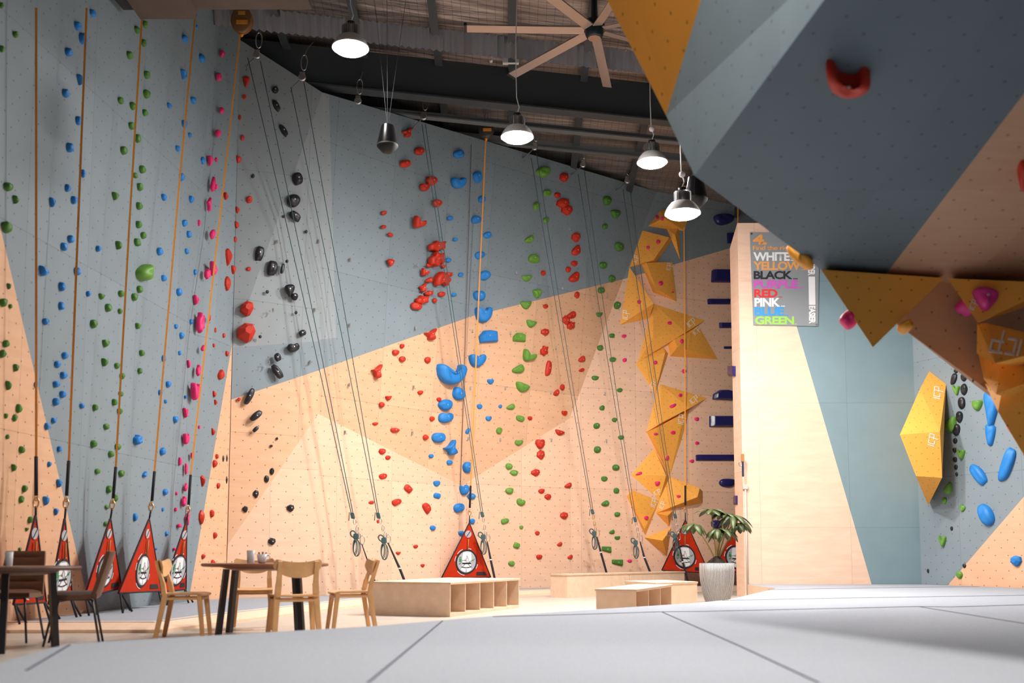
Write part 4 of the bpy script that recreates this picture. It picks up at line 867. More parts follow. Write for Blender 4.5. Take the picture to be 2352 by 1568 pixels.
# ---------------------------------------------------------------- belay gates
def gate(apex, bl, br, Y3, label, feet=True):
    Ya, Yl, Yr = Y3
    A, BL_, BR_ = P(*apex, Ya), P(*bl, Yl), P(*br, Yr); mid = (BL_+BR_)/2
    wd = (BR_-BL_).length; ht = (A-mid).length; n = (BR_-BL_).cross(A-mid).normalized()
    if n.dot(O-mid) < 0: n = -n
    t = empty('belay_gate', mid, label, 'belay gate', 'red triangular belay gates')
    def q(x, y, o=0.0): return BL_.lerp(BR_, x+.5)+(A-mid)*y+n*o
    def poly(name, polys, m, o, th=0.004, par=None):
        bm = bmesh.new()
        for pl in polys:
            f = [bm.verts.new(q(x, y, o)) for x, y in pl]; b = [bm.verts.new(q(x, y, o-th)) for x, y in pl]
            bm.faces.new(f); bm.faces.new(b[::-1])
            for i in range(len(f)): bm.faces.new((f[i], f[(i+1) % len(f)], b[(i+1) % len(f)], b[i]))
        bmesh.ops.recalc_face_normals(bm, faces=bm.faces[:]); return bm_obj(name, bm, m, par or t)
    def disc(cx, cy, r, n_=36, a0=0, a1=2*PI): return [(cx+r/wd*math.cos(a0+(a1-a0)*i/n_), cy+r/ht*math.sin(a0+(a1-a0)*i/n_)) for i in range(n_)]
    R_ = 0.195*ht; cx, cy = -0.02, 0.285
    bn = poly('banner', [[(-.5, 0), (.5, 0), (0.0, 1.0)]], M_RED, 0, 0.02)
    bm = bmesh.new(); e = [q(-.5, 0), q(.5, 0), q(0, 1)]
    for i in range(3): add_tube(bm, [e[i], e[(i+1) % 3]], 0.012, 6)
    bm_obj('black_piping', bm, M_BLKF, t)
    poly('ring', [disc(cx, cy, R_*1.16)], M_BLKF, 0.008)
    dc = poly('badge', [disc(cx, cy, R_)], M_GGREY, 0.013)
    def L(x, y): return (cx+x*R_/wd, cy+y*R_/ht)
    poly('printed_figure', [[L(-.42, .9), L(.42, .9), L(.5, .2), L(.42, -.1), L(.55, -.75), L(.1, -.98), L(0, -.5), L(-.1, -.98), L(-.55, -.75), L(-.42, -.1), L(-.5, .2)]], M_GWHITE, 0.017, par=t)
    poly('printed_harness', [[L(-.45, -.08), L(.45, -.08), L(.45, -.22), L(-.45, -.22)], [L(-.55, -.5), L(-.1, -.6), L(0, -.5), L(.1, -.6), L(.55, -.5), L(.55, -.43), L(.1, -.52), L(-.1, -.52), L(-.55, -.43)],
                             [L(-.2, -.22), L(-.14, -.22), L(-.4, -.46), L(-.46, -.46)], [L(.2, -.22), L(.14, -.22), L(.4, -.46), L(.46, -.46)]], M_BLKF, 0.021)
    poly('printed_carabiner', [[L(-.16, .08), L(-.08, .04), L(.0, .3), L(-.08, .34)]], M_GRED, 0.021)
    cr_ = [L(.05+.14*math.cos(a), .16+.26*math.sin(a)) for a in [2*PI*i/20 for i in range(20)]]; ci = [L(.05+.08*math.cos(a), .16+.19*math.sin(a)) for a in [2*PI*i/20 for i in range(20)]]
    poly('printed_loop', [[cr_[i], cr_[(i+1) % 20], ci[(i+1) % 20], ci[i]] for i in range(20)]+[disc(L(.0, .5)[0], L(0, .5)[1], R_*.09, 12)], M_GGREY, 0.0215)
    poly('printed_padlock', [[L(-.82, .02), L(-.58, .02), L(-.58, .28), L(-.82, .28)], [L(-.79, .28), L(-.75, .28), L(-.75, .42), L(-.65, .42), L(-.65, .28), L(-.61, .28), L(-.61, .46), L(-.79, .46)],
                             [L(-.82, -.15), L(-.78, -.1), L(-.73, -.17), L(-.6, -.02), L(-.57, -.06), L(-.73, -.26)], [L(.56, .16), L(.6, .21), L(.65, .14), L(.8, .3), L(.84, .26), L(.65, .05)],
                             [L(-.5, .16), L(-.24, .16), L(-.24, .22), L(-.14, .14), L(-.24, .06), L(-.24, .12), L(-.5, .12)], [L(.5, .12), L(.3, .0), L(.28, .05), L(.2, -.06), L(.33, -.08), L(.32, -.04), L(.52, .08)]], M_GGREEN, 0.021)
    arcs = []
    for a0, a1 in ((1.95, 2.5), (2.7, 3.1), (3.9, 4.6), (5.75, 6.1), (1.2, 1.45)):
        for i in range(6):
            b0, b1 = a0+(a1-a0)*i/6, a0+(a1-a0)*(i+1)/6; r0, r1 = 1.22, 1.27
            arcs.append([L(r*math.cos(b), r*math.sin(b)) for r, b in ((r0, b0), (r0, b1), (r1, b1), (r1, b0))])
    for i in range(0, 30, 6): poly('printed_arc', arcs[i:i+6], M_GWHITE, 0.006)
    sd = poly('small_badge', [disc(-.015, .79, 0.066*ht)], M_GGREY, 0.012)
    s1 = L(0, 0); x0, y0 = -.015, .79; r = 0.066*ht
    poly('badge_slash', [[(x0-.6*r/wd, y0-.7*r/ht), (x0-.45*r/wd, y0-.8*r/ht), (x0+.65*r/wd, y0+.7*r/ht), (x0+.5*r/wd, y0+.8*r/ht)]], M_BLKF, 0.016, par=t)
    poly('label_patch', [[(.2, .035), (.42, .035), (.38, .10), (.2, .10)]], M_BLKF, 0.006)
    bm = bmesh.new(); add_tube(bm, [q(-.015, .70, .03), q(-.015, .50, .03)], 0.012, 6); bm_obj('tether', bm, mat('tether_web', (0.35, 0.16, 0.04), 0.8), t)
    if feet:
        for x, dx in ((-.46, -.10), (-.44, .08), (.44, -.08), (.46, .10)):
            a = q(x, 0); g = q(x+dx, 0)+n*0.1; g.z = MZ+0.01
            if a.z > MZ+0.05: bm = bmesh.new(); add_tube(bm, [a, g], 0.014, 6); bm_obj('ground_strap', bm, M_BLKF, t)
    return A
def strap(pts, split, apex, Ys, label, dev=None, col=None):
    """pts: pixel path of the webbing to its black end, split: where the black sleeve starts"""
    n_ = len(pts); w3 = [P(u, v, Y) for (u, v), Y in zip(pts, Ys)]; A = apex; s3 = P(split[0], split[1], Ys[-1])
    t = empty('belay_strap', s3, label, 'strap', 'auto belay straps')
    d = (O-s3).normalized(); wv = Vector((0, 0, 1)).cross(d).normalized()*0.013
    q = [w3[0]]
    for a, b in zip(w3, w3[1:]): q += [a.lerp(b, i/5) for i in range(1, 6)]
    bm = bmesh.new(); add_ribbon(bm, q, wv, 0.004); bm_obj('webbing', bm, col or M_ORW, t)
    bm = bmesh.new(); e = s3; add_tube(bm, [w3[-1], e], 0.021, 8); bm_obj('sleeve', bm, M_BLKF, t)
    g = e.lerp(A, 0.35); bm = bmesh.new(); ring(bm, g, 0.03, 0.055, 0.011); ring(bm, g+Vector((0.0, 0, 0.05)), 0.02, 0.03, 0.009, ax=Vector((0.5, 0.8, 0))); bm_obj('carabiner', bm, M_GOLD, t)
    bm = bmesh.new(); add_tube(bm, [g+Vector((0, 0, -0.04)), A], 0.012, 6); bm_obj('link_strap', bm, M_BLKF, t)
    return t
def aw(u, off=0.28):   # depth just in front of the left wall facets
    p, n = vplane(A0, A1); return onplane(u, 1300, p+n*off, n).y
NL = ['leftmost', 'second from left', 'third from left', 'fourth from left', 'fifth from left, narrow, behind the wooden chair']
GL = [((82, 1183), (31, 1388), (106, 1383)), ((149, 1190), (112, 1387), (166, 1374)), ((254, 1190), (193, 1372), (279, 1350)), ((343, 1191), (272, 1362), (370, 1357)), ((429, 1195), (373, 1359), (427, 1353))]
SL = [([(83, 18), (83, 500), (83, 1048)], (83, 1138)), ([(199, 18), (180, 500), (158, 1058)], (153, 1138)), ([(326, 40), (298, 500), (266, 1072)], (260, 1143)), ([(450, 18), (412, 420), (355, 1082)], (349, 1150)), ([(553, 66), (529, 287), (502, 527), (478, 740), (438, 1090)], (433, 1160))]
for i, (g, s_) in enumerate(zip(GL, SL)):
    off = 0.30; Y3 = (aw(g[0][0], off), aw(g[1][0], off), aw(g[2][0], off))
    if i == 4: Y3 = (15.55, 14.9, 15.6)
    if i == 3: Y3 = (Y3[0]-.1, Y3[1]-.3, Y3[2]-.1)
    A = gate(*g, Y3, 'red triangular belay gate on left wall, '+NL[i])
    k = len(s_[0]); Yt = aw(s_[0][0][0], 0.5); Ys = [Yt+(Y3[0]-Yt)*(j/(k-1)) for j in range(k)]
    if i == 4: Ys = [16.8, 16.7, 16.4, 16.0, 15.6]
    strap(s_[0], s_[1], A, Ys, 'orange auto belay strap down the left wall, '+(NL[i].replace(', narrow, behind the wooden chair', ', in the corner')))
yw = lambda u, o=0.5: hit(u, 1250)[0].y-o
A = gate((1078, 1200), (1014, 1327), (1127, 1325), (yw(1078), yw(1030), yw(1110)), 'red triangular belay gate in the middle, behind the cubby bench')
strap([(1116, 315), (1099, 700), (1081, 1115)], (1079, 1166), A, [w_off(1116, 330, .4), w_off(1100, 700, .45), yw(1078)], 'orange auto belay strap at centre, down the blue hold line')
Y7 = yw(1574); A = gate((1574, 1194), (1520, 1309), (1629, 1316), (Y7, Y7-.1, Y7+.1), 'red triangular belay gate behind the potted plant, left of it')
strap([(1571, 522), (1573, 800), (1574, 1115)], (1574, 1160), A, [Y7-.1, Y7-.05, Y7], 'orange auto belay strap down the orange volumes')
Y8 = hit(1680, 1250)[0].y-.5; A = gate((1692, 1193), (1640, 1312), (1748, 1316), (Y8, Y8-.1, Y8+.1), 'red triangular belay gate partly hidden by the plywood pillar')
strap([(1695, 420), (1694, 800), (1693, 1090)], (1692, 1155), A, [Y8-.1]*3, 'orange auto belay strap at the pillar edge')
def device(u, v, Y, label, s_=1.0, col=None):
    p = P(u, v, Y); t = empty('auto_belay', p, label, 'auto belay device', 'auto belay devices')
    M = Matrix.Translation(p) @ Matrix.Rotation(PI/2, 4, 'X')
    bm = bmesh.new(); add_lathe(bm, [(0.05*s_, -0.07), (0.14*s_, -0.065), (0.16*s_, -0.04), (0.16*s_, 0.04), (0.14*s_, 0.065), (0.05*s_, 0.07)], (0, 0, 0), 24, M=M)
    for v_ in bm.verts: v_.co.z = p.z+(v_.co.z-p.z)*1.25
    bm_obj('casing', bm, col or mat('belay_casing', (0.05, 0.04, 0.035), 0.4), t)
    bm = bmesh.new(); add_box(bm, p+Vector((0.01, -0.075, 0.09*s_)), (0.10*s_, 0.01, 0.05*s_)); add_box(bm, p+Vector((0.02, -0.075, -0.05*s_)), (0.17*s_, 0.01, 0.06*s_)); bm_obj('orange_label', bm, M_ORW, t)
    bm = bmesh.new(); ring(bm, p+Vector((0, 0, 0.27*s_)), 0.03, 0.07, 0.01); add_tube(bm, [p+Vector((0, 0, 0.34*s_)), p+Vector((0.0, 0.1, 0.55*s_))], 0.02, 6); bm_obj('hanger', bm, M_STEELL, t)
    bm = bmesh.new(); add_lathe(bm, [(0.012, -0.03), (0.03, 0.0), (0.03, 0.03)], p+Vector((0, 0, -0.22*s_)), 10); bm_obj('nozzle', bm, M_ORW, t)
device(1117, 296, w_off(1117, 330, .4), 'dark auto belay unit with orange label at centre wall top')
device(556, 48, 16.6, 'orange auto belay unit at the left corner under the bulkhead', 1.15, mat('belay_orange', (0.22, 0.10, 0.03), 0.5))
device(1573, 440, Y7-.1, 'dark auto belay unit behind the lowest lamp', 1.0)
# ---------------------------------------------------------------- cubby benches and boxes
def bench(o, d1, L1, d2, L2, h, label, ncell=0, base=0.0, group='plywood benches'):
    """corner o, long open face runs along d1, depth along d2"""
    d1 = Vector((*d1, 0)).normalized(); d2 = Vector((*d2, 0)).normalized(); o = Vector((*o, base))
    t = empty('plywood_bench', o, label, 'bench', group)
    M = Matrix(((d1.x, d2.x, 0, o.x), (d1.y, d2.y, 0, o.y), (0, 0, 1, o.z), (0, 0, 0, 1)))
    def bx(name, x0, x1, y0, y1, z0, z1, m=M_PLYBOX, bv=0.003):
        bm = bmesh.new(); add_box(bm, ((x0+x1)/2, (y0+y1)/2, (z0+z1)/2), (x1-x0, y1-y0, z1-z0), M, bevel=bv); bmesh.ops.recalc_face_normals(bm, faces=bm.faces[:]); return bm_obj(name, bm, m, t)
    e = 0.012; bx('top', -e, L1+e, -e, L2+e, h-0.03, h)
    bx('top_edge', -e-.001, L1+e+.001, -e-.001, L2+e+.001, h-0.018, h-0.012, M_PLYEDGE, 0)
    if ncell:
        bx('end_panel', 0, .02, 0, L2, 0, h-.03); bx('end_panel', L1-.02, L1, 0, L2, 0, h-.03)
        bx('back_panel', .02, L1-.02, L2*0.6, L2, 0, h-.03); bx('base_panel', .02, L1-.02, 0, L2*0.6, 0, .045)
        for i in range(1, ncell): x = L1*i/ncell; bx('divider', x-.01, x+.01, 0.004, L2*0.6, .045, h-.03)
    else: bx('carcass', 0, L1, 0, L2, 0, h-.03)
    return t
bench((-0.83, 13.84), (0.96, 2.36), 2.5, (-0.93, 0.378), 1.25, 0.46, 'large low plywood bench with five open cubbies, centre of floor', 5)
bench((1.06, 19.75), (2.75, 3.1), 2.05, (-0.75, 0.66), 0.42, 0.45, 'left unit of the long plain plywood bench by the wall')
d_ = Vector((2.75, 3.1)).normalized(); p_ = Vector((1.06, 19.75))+d_*2.07
bench(tuple(p_), (2.75, 3.1), 2.1, (-0.75, 0.66), 0.42, 0.45, 'right unit of the long plain plywood bench, towards the plant')
bench((1.5, 12.5), (0.75, 2.0), 2.1, (-0.936, 0.351), 0.5, 0.415, 'smaller plywood bench with three open cubbies, front right', 3)
bench((2.28, 16.35), (0.75, 0.62), 1.0, (-0.3, 0.95), 1.2, 0.385, 'square plywood box behind the smaller cubby bench')
# ---------------------------------------------------------------- round tables
M_TOPB = mat('brown_table_top', (0.24, 0.09, 0.045), 0.4, noise=0.15, scale=8); M_TOPD = mat('dark_table_top', (0.10, 0.045, 0.028), 0.45, noise=0.15, scale=8)
def table(x, y, r, legs, h, m, label):
    t = empty('round_table', (x, y, 0), label, 'table', 'round cafe tables')
    bm = bmesh.new(); add_lathe(bm, [(r*.97, h-.035), (r, h-.025), (r, h-.008), (r*.985, h)], (0, 0, 0), 48); part('table_top', bm, m, t)
    bm = bmesh.new(); add_lathe(bm, [(r*.50, h-.075), (r*.60, h-.06), (r*.72, h-.036)], (0, 0, 0), 40); part('under_disc', bm, m, t)
    for lx, ly in legs:
        k = Vector((lx, ly)); bm = bmesh.new(); beam(bm, (lx*.86, ly*.86, h-.06), (lx, ly, 0), .055, .055, (lx, ly, 0)); part('leg', bm, M_BLACK, t)
    return t
table(-2.62, 10.95, 0.66, [(-.40, -.30), (-.43, .22), (.28, .38), (.42, -.10)], 0.745, M_TOPB, 'round brown wood table with black legs and four wooden chairs')
table(-4.45, 9.15, 0.58, [(.12, -.35), (.28, .32), (-.38, .28), (-.38, -.28)], 0.735, M_TOPD, 'dark round table with black legs at left frame edge')
# glass, mug and sachets
def glass(x, y, z, label, h=0.135, r=0.042):
    bm = bmesh.new(); add_lathe(bm, [(r*.80, 0.0), (r*.86, 0.004), (r, h), (r*.93, h), (r*.76, 0.012), (0.004, 0.010)], (x, y, z), 28)
    return tag(bm_obj('drinking_glass', bm, mat('clear_glass', (0.9, 0.9, 0.92), 0.15, trans=0.45)), label, 'glass')
glass(-2.73, 10.75, 0.745, 'tall clear drinking glass on the brown round table, beside a mug')
glass(-4.40, 9.0, 0.735, 'clear glass on the dark table at left frame edge', 0.13, 0.035)
mx_, my_ = -2.60, 10.70
t = empty('white_mug', (mx_, my_, 0.745), 'white cafe mug holding brown sugar sachets on the round table', 'mug')
bm = bmesh.new(); add_lathe(bm, [(0.033, 0.0), (0.042, 0.02), (0.054, 0.095), (0.049, 0.095), (0.038, 0.02), (0.004, 0.012)], (0, 0, 0), 28); part('cup', bm, mat('mug_china', (0.72, 0.72, 0.74), 0.25), t)
bm = bmesh.new(); add_tube(bm, [(0.05, 0, 0.08), (0.075, 0, 0.085), (0.088, 0, 0.06), (0.07, 0, 0.03), (0.043, 0, 0.022)], 0.007, 8); part('handle', bm, mat('mug_china2', (0.72, 0.72, 0.74), 0.25), t)
t = empty('sugar_sachets', (mx_, my_, 0.77), 'brown sugar sachets standing in the white mug', 'sachets', None)
for i, (dx, a) in enumerate(((-0.02, -8), (0.0, 4), (0.02, 14))):
    bm = bmesh.new(); add_box(bm, (dx, 0.004*i, 0.05), (0.018, 0.006, 0.09), Matrix.Rotation(math.radians(a), 4, 'Y'), bevel=0.002); part('sachet', bm, mat('brown_paper', (0.22, 0.07, 0.05), 0.8), t)
# ---------------------------------------------------------------- wooden chairs
M_OAK = mat('oak_chair', (0.74, 0.42, 0.19), 0.4, noise=0.1, scale=10)
def wood_chair():
    t = empty('cafe_chair', (0, 0, 0), '', '')
    # front of the chair faces -Y
    bm = bmesh.new(); nx, ny_ = 10, 8; g = {}
    for i in range(nx+1):
        for j in range(ny_+1):
            x = (i/nx-.5); y = (j/ny_-.5); wx = 0.45-0.05*(j/ny_); e = 1-0.10*max(0, abs(x)*2-.6)
            g[i, j] = (x*wx, y*0.44*e, 0.455-0.014*math.cos(x*PI)*math.cos(y*PI*.8)-(0.012 if j == 0 else 0))
    top = {k: bm.verts.new(v) for k, v in g.items()}; bot = {k: bm.verts.new((v[0], v[1], v[2]-0.016)) for k, v in g.items()}
    for i in range(nx):
        for j in range(ny_):
            bm.faces.new((top[i, j], top[i+1, j], top[i+1, j+1], top[i, j+1])); bm.faces.new((bot[i, j+1], bot[i+1, j+1], bot[i+1, j], bot[i, j]))
    for i in range(nx): bm.faces.new((top[i+1, 0], top[i, 0], bot[i, 0], bot[i+1, 0])); bm.faces.new((top[i, ny_], top[i+1, ny_], bot[i+1, ny_], bot[i, ny_]))
    for j in range(ny_): bm.faces.new((top[0, j], top[0, j+1], bot[0, j+1], bot[0, j])); bm.faces.new((top[nx, j+1], top[nx, j], bot[nx, j], bot[nx, j+1]))
    o = part('seat', bm, M_OAK, t); smooth_angle(o)
    bm = bmesh.new()
    beam(bm, (-.185, -.165, .40), (.185, -.165, .40), .022, .06, (0, 1, 0)); beam(bm, (-.18, .17, .40), (.18, .17, .40), .022, .06, (0, 1, 0))
    for s_ in (-1, 1): beam(bm, (s_*.185, -.165, .40), (s_*.18, .17, .40), .022, .065, (1, 0, 0))
    part('seat_rail', bm, M_OAK, t)
    for s_ in (-1, 1):
        bm = bmesh.new(); beam(bm, (s_*.19, -.165, .435), (s_*.225, -.215, 0), .056, .048, (0, 1, 0), .76); bmesh.ops.bevel(bm, geom=bm.edges[:], offset=.006, segments=2, affect='EDGES'); part('leg', bm, M_OAK, t)
        bm = bmesh.new(); beam(bm, (s_*.185, .165, .44), (s_*.215, .245, 0), .058, .05, (0, 1, 0), .8); bmesh.ops.bevel(bm, geom=bm.edges[:], offset=.006, segments=2, affect='EDGES'); part('leg', bm, M_OAK, t)
        bm = bmesh.new(); beam(bm, (s_*.185, .165, .40), (s_*.175, .195, .56), .056, .042, (0, 1, 0)); beam(bm, (s_*.175, .195, .555), (s_*.172, .265, .775), .052, .036, (0, 1, 0), .75); part('back_post', bm, M_OAK, t)
    bm = bmesh.new(); nx, nz_ = 18, 7; T_, B_ = {}, {}
    for i in range(nx+1):
        for j in range(nz_+1):
            x = (i/nx-.5)*2; v = j/nz_
            low = 0.615+0.10*abs(x)**2.6; hi = 0.80-0.035*(1-abs(x)**2)-0.03*max(0, abs(x)-.9)*10
            z = low+(hi-low)*v; y = 0.232+0.075*(z-.7)/.1*.35 - 0.055*(x*x) + 0.012; 
            T_[i, j] = bm.verts.new((x*0.228, y-.007, z)); B_[i, j] = bm.verts.new((x*0.228, y+.009, z))
    for i in range(nx):
        for j in range(nz_): bm.faces.new((T_[i, j], T_[i+1, j], T_[i+1, j+1], T_[i, j+1])); bm.faces.new((B_[i, j+1], B_[i+1, j+1], B_[i+1, j], B_[i, j]))
    for i in range(nx): bm.faces.new((T_[i+1, 0], T_[i, 0], B_[i, 0], B_[i+1, 0])); bm.faces.new((T_[i, nz_], T_[i+1, nz_], B_[i+1, nz_], B_[i, nz_]))
    for j in range(nz_): bm.faces.new((T_[0, j], T_[0, j+1], B_[0, j+1], B_[0, j])); bm.faces.new((T_[nx, j+1], T_[nx, j], B_[nx, j], B_[nx, j+1]))
    bmesh.ops.recalc_face_normals(bm, faces=bm.faces[:]); smooth_angle(part('backrest', bm, M_OAK, t))
    return t
ch = wood_chair()
WC = [(-3.30, 10.45, 97, 'wooden cafe chair at left of the round table, side on'), (-2.12, 10.05, 200, 'wooden cafe chair with its back to the viewer, front right of table'),
      (-1.72, 11.0, -72, 'wooden cafe chair at right of the round table, facing left'), (-2.95, 11.75, 12, 'wooden cafe chair behind the round table, facing the viewer')]
for i, (x, y, a, lb) in enumerate(WC):
    o = ch if i == 0 else copy_tree(ch); o.location = (x, y, 0); o.rotation_euler = (0, 0, math.radians(a)); tag(o, lb, 'chair', 'wooden cafe chairs')
# ---------------------------------------------------------------- brown upholstered chairs
M_LEA = mat('brown_leather', (0.115, 0.05, 0.028), 0.42, noise=0.12, scale=14)
def shell_chair(tufted):
    t = empty('upholstered_chair', (0, 0, 0), '', '')
    def pad(name, x0w, x1w, f, n1=10, n2=8, th=0.05, tuft=0):
        bm = bmesh.new(); A_, B_ = {}, {}
        for i in range(n1+1):
            for j in range(n2+1):
                u = i/n1*2-1; v = j/n2; wv = x0w+(x1w-x0w)*v; r_ = 1-0.10*max(0, v-.8)*5*abs(u)**3
                p, nn = f(v); bul = (1-abs(u)**4)*(1-abs(2*v-1)**6)
                tf = tuft*(abs(math.sin(v*PI*3.5))**.4) if tuft else 1
                A_[i, j] = bm.verts.new((u*wv, p[0]-nn[0]*(th*.25+th*.5*bul*tf)-0.03*0+(-0.04*u*u if name == 'backrest' else 0), p[1]-nn[1]*(th*.25+th*.5*bul*tf)))
                B_[i, j] = bm.verts.new((u*wv, p[0]+nn[0]*th*.35+(-0.04*u*u if name == 'backrest' else 0), p[1]+nn[1]*th*.35))
        for i in range(n1):
            for j in range(n2): bm.faces.new((A_[i, j], A_[i+1, j], A_[i+1, j+1], A_[i, j+1])); bm.faces.new((B_[i, j+1], B_[i+1, j+1], B_[i+1, j], B_[i, j]))
        for i in range(n1): bm.faces.new((A_[i+1, 0], A_[i, 0], B_[i, 0], B_[i+1, 0])); bm.faces.new((A_[i, n2], A_[i+1, n2], B_[i+1, n2], B_[i, n2]))
        for j in range(n2): bm.faces.new((A_[0, j], A_[0, j+1], B_[0, j+1], B_[0, j])); bm.faces.new((A_[n1, j+1], A_[n1, j], B_[n1, j], B_[n1, j+1]))
        bmesh.ops.recalc_face_normals(bm, faces=bm.faces[:]); o = part(name, bm, M_LEA, t); smooth_angle(o, 50); return o
    pad('seat', .22, .21, lambda v: ((-.22+.42*v, .455-.01*math.sin(v*PI)), (0, -1)), th=.07)
    pad('backrest', .22, .185, lambda v: ((.20+.10*v+.02*math.sin(v*PI/2), .45+.42*v), (1, -.22)), n2=28 if tufted else 10, th=.06, tuft=0.9 if tufted else 0)
    for sx, sy in ((-1, -1), (1, -1), (-1, 1), (1, 1)):
        bm = bmesh.new(); add_tube(bm, [(sx*.13, sy*.12, .43), (sx*.16, sy*.16, .41), (sx*.22, sy*.24, 0)], 0.011, 8); part('leg', bm, M_BLACK, t)
    bm = bmesh.new(); add_tube(bm, [(-.13, -.13, .42), (.13, -.13, .42), (.13, .13, .42), (-.13, .13, .42)], 0.011, 6, closed=True); part('under_frame', bm, M_BLACK, t)
    return t
o = shell_chair(True); o.location = (-4.85, 10.05, 0); o.rotation_euler = (0, 0, math.radians(6)); tag(o, 'brown tufted leather chair behind the dark table, facing the viewer', 'chair', 'brown upholstered chairs')
o = shell_chair(False); o.location = (-4.12, 9.75, 0); o.rotation_euler = (0, 0, math.radians(-72)); tag(o, 'brown upholstered chair at right of the dark table, side on', 'chair', 'brown upholstered chairs')
# ---------------------------------------------------------------- potted plant
px_, py_ = 3.46, 17.4
t = empty('potted_plant', (px_, py_, 0), 'umbrella plant in a ribbed grey pot before the right gates', 'potted plant')
bm = bmesh.new(); add_lathe(bm, [(0.15, 0.0), (0.19, 0.01), (0.245, 0.18), (0.278, 0.38), (0.288, 0.55), (0.285, 0.68), (0.265, 0.685), (0.255, 0.62), (0.02, 0.60)], (0, 0, 0), 432, flute=0.013, fn=72)
def ribmat():
    m, nt, b, L = nodes('ribbed_pot'); tc = nt.nodes.new('ShaderNodeTexCoord'); sx = nt.nodes.new('ShaderNodeSeparateXYZ'); L(tc.outputs['Object'], sx.inputs[0])
    a = mth(nt, 'ARCTAN2', sx.outputs[1], sx.outputs[0]); k = mth(nt, 'GREATER_THAN', mth(nt, 'COSINE', mth(nt, 'MULTIPLY', a, 72)), 0.0)
    mx = nt.nodes.new('ShaderNodeMix'); mx.data_type = 'RGBA'; mx.inputs[6].default_value = (0.12, 0.115, 0.115, 1); mx.inputs[7].default_value = (0.52, 0.505, 0.49, 1)
    L(k, mx.inputs[0]); L(mx.outputs[2], b.inputs['Base Color']); b.inputs['Roughness'].default_value = 0.6; return m
part('pot', bm, ribmat(), t)
bm = bmesh.new(); add_lathe(bm, [(0.25, 0.61), (0.2, 0.66), (0.09, 0.76), (0.03, 0.80)], (0, 0, 0), 20); part('soil', bm, mat('dark_soil', (0.03, 0.018, 0.014), 0.95, noise=.3, scale=30, bump=.5), t)
M_LEAF = mat('dull_green_leaf', (0.05, 0.068, 0.016), 0.45, noise=0.25, scale=9); M_STEM = mat('plant_stem', (0.30, 0.21, 0.06), 0.6)
rp = random.Random(3)
def leaflet(bm, base, d, L_, w_, droop):
    d = Vector(d).normalized(); side = d.cross(Vector((0, 0, 1))).normalized(); prev = None; p = Vector(base); n_ = 9
    for i in range(n_+1):
        s = i/n_; wv = w_*(math.sin(PI*min(1, s*.93+.04))**.8)*(1 if s < .95 else .2)
        up_ = side.cross(d).normalized()
        q = [bm.verts.new(p-side*wv+up_*(-.25*wv)), bm.verts.new(p), bm.verts.new(p+side*wv+up_*(-.25*wv))]
        if prev:
            for k in range(2): bm.faces.new((prev[k], prev[k+1], q[k+1], q[k])).smooth = True
        prev = q; d = (d+Vector((0, 0, -droop/n_))).normalized(); p = p+d*(L_/n_)
# heads: position relative to pot, number of leaflets, length
HD = [((-.47, -.05, 1.36), 9, .40, 1.9), ((-.10, 0, 1.60), 9, .36, 1.1), ((.14, -.02, 1.27), 8, .42, 1.9), ((.36, .05, 1.50), 10, .50, 2.0), ((.20, .1, 1.55), 7, .36, 1.5), ((.0, -.1, 1.28), 6, .40, 2.0), ((.47, -.04, 1.38), 7, .38, 2.1)]
HD = [((a*.82, b, c-.02), n_, l_*.9, d) for (a, b, c), n_, l_, d in HD]
for hx, hy, hz_ in [h[0] for h in HD]:
    bm = bmesh.new(); p0 = Vector((hx*.08, hy*.1, .74)); p1 = Vector((hx*.35, hy*.4, .74+(hz_-.74)*.45)); p2 = Vector((hx, hy, hz_))
    pts = [p0*(1-s)**2+p1*2*s*(1-s)+p2*s*s for s in [i/8 for i in range(9)]]; add_tube(bm, pts, [0.014-.008*i/8 for i in range(9)], 6); part('stem', bm, M_STEM, t)
for (hx, hy, hz_), nl, ln, dr in HD:
    bm = bmesh.new(); a0 = rp.uniform(0, 6)
    for i in range(nl):
        a = a0+2*PI*i/nl+rp.uniform(-.15, .15); leaflet(bm, (hx, hy, hz_), (math.cos(a), math.sin(a), rp.uniform(.1, .5)), ln*rp.uniform(.8, 1.05), .062*rp.uniform(.85, 1.1), dr*rp.uniform(.8, 1.2))
    o = part('leaf_cluster', bm, M_LEAF, t); sm = o.modifiers.new('thick', 'SOLIDIFY'); sm.thickness = .002
# ---------------------------------------------------------------- poster
pn = Vector((0, -1, 0)); pp = Vector((0, YR-0.0, 0))
def wallp(u, v, off): return onplane(u, v, pp, pn, off)
t = empty('colour_poster', wallp(1800, 640, 0.02), 'grey poster of climbing grade colours on the right wall', 'poster')
bm = bmesh.new(); cs = [(1722, 533), (1882, 533), (1879, 749), (1730, 746)]
f = [bm.verts.new(wallp(u, v, .022)) for u, v in cs]; b = [bm.verts.new(wallp(u, v, .016)) for u, v in cs]
bm.faces.new(f); bm.faces.new(b[::-1])
for i in range(4): bm.faces.new((f[i], f[(i+1) % 4], b[(i+1) % 4], b[i]))
bmesh.ops.recalc_face_normals(bm, faces=bm.faces[:]); bm_obj('sheet', bm, M_POST, t)
def text_verts(s, bold):
    cu = bpy.data.curves.new('txt', 'FONT'); cu.body = s; cu.size = 1; cu.offset = bold; cu.space_character = 0.92; cu.resolution_u = 3
    ob = bpy.data.objects.new('txt', cu); C.objects.link(ob); dg = bpy.context.evaluated_depsgraph_get(); me = bpy.data.meshes.new_from_object(ob.evaluated_get(dg))
    bpy.data.objects.remove(ob); return me
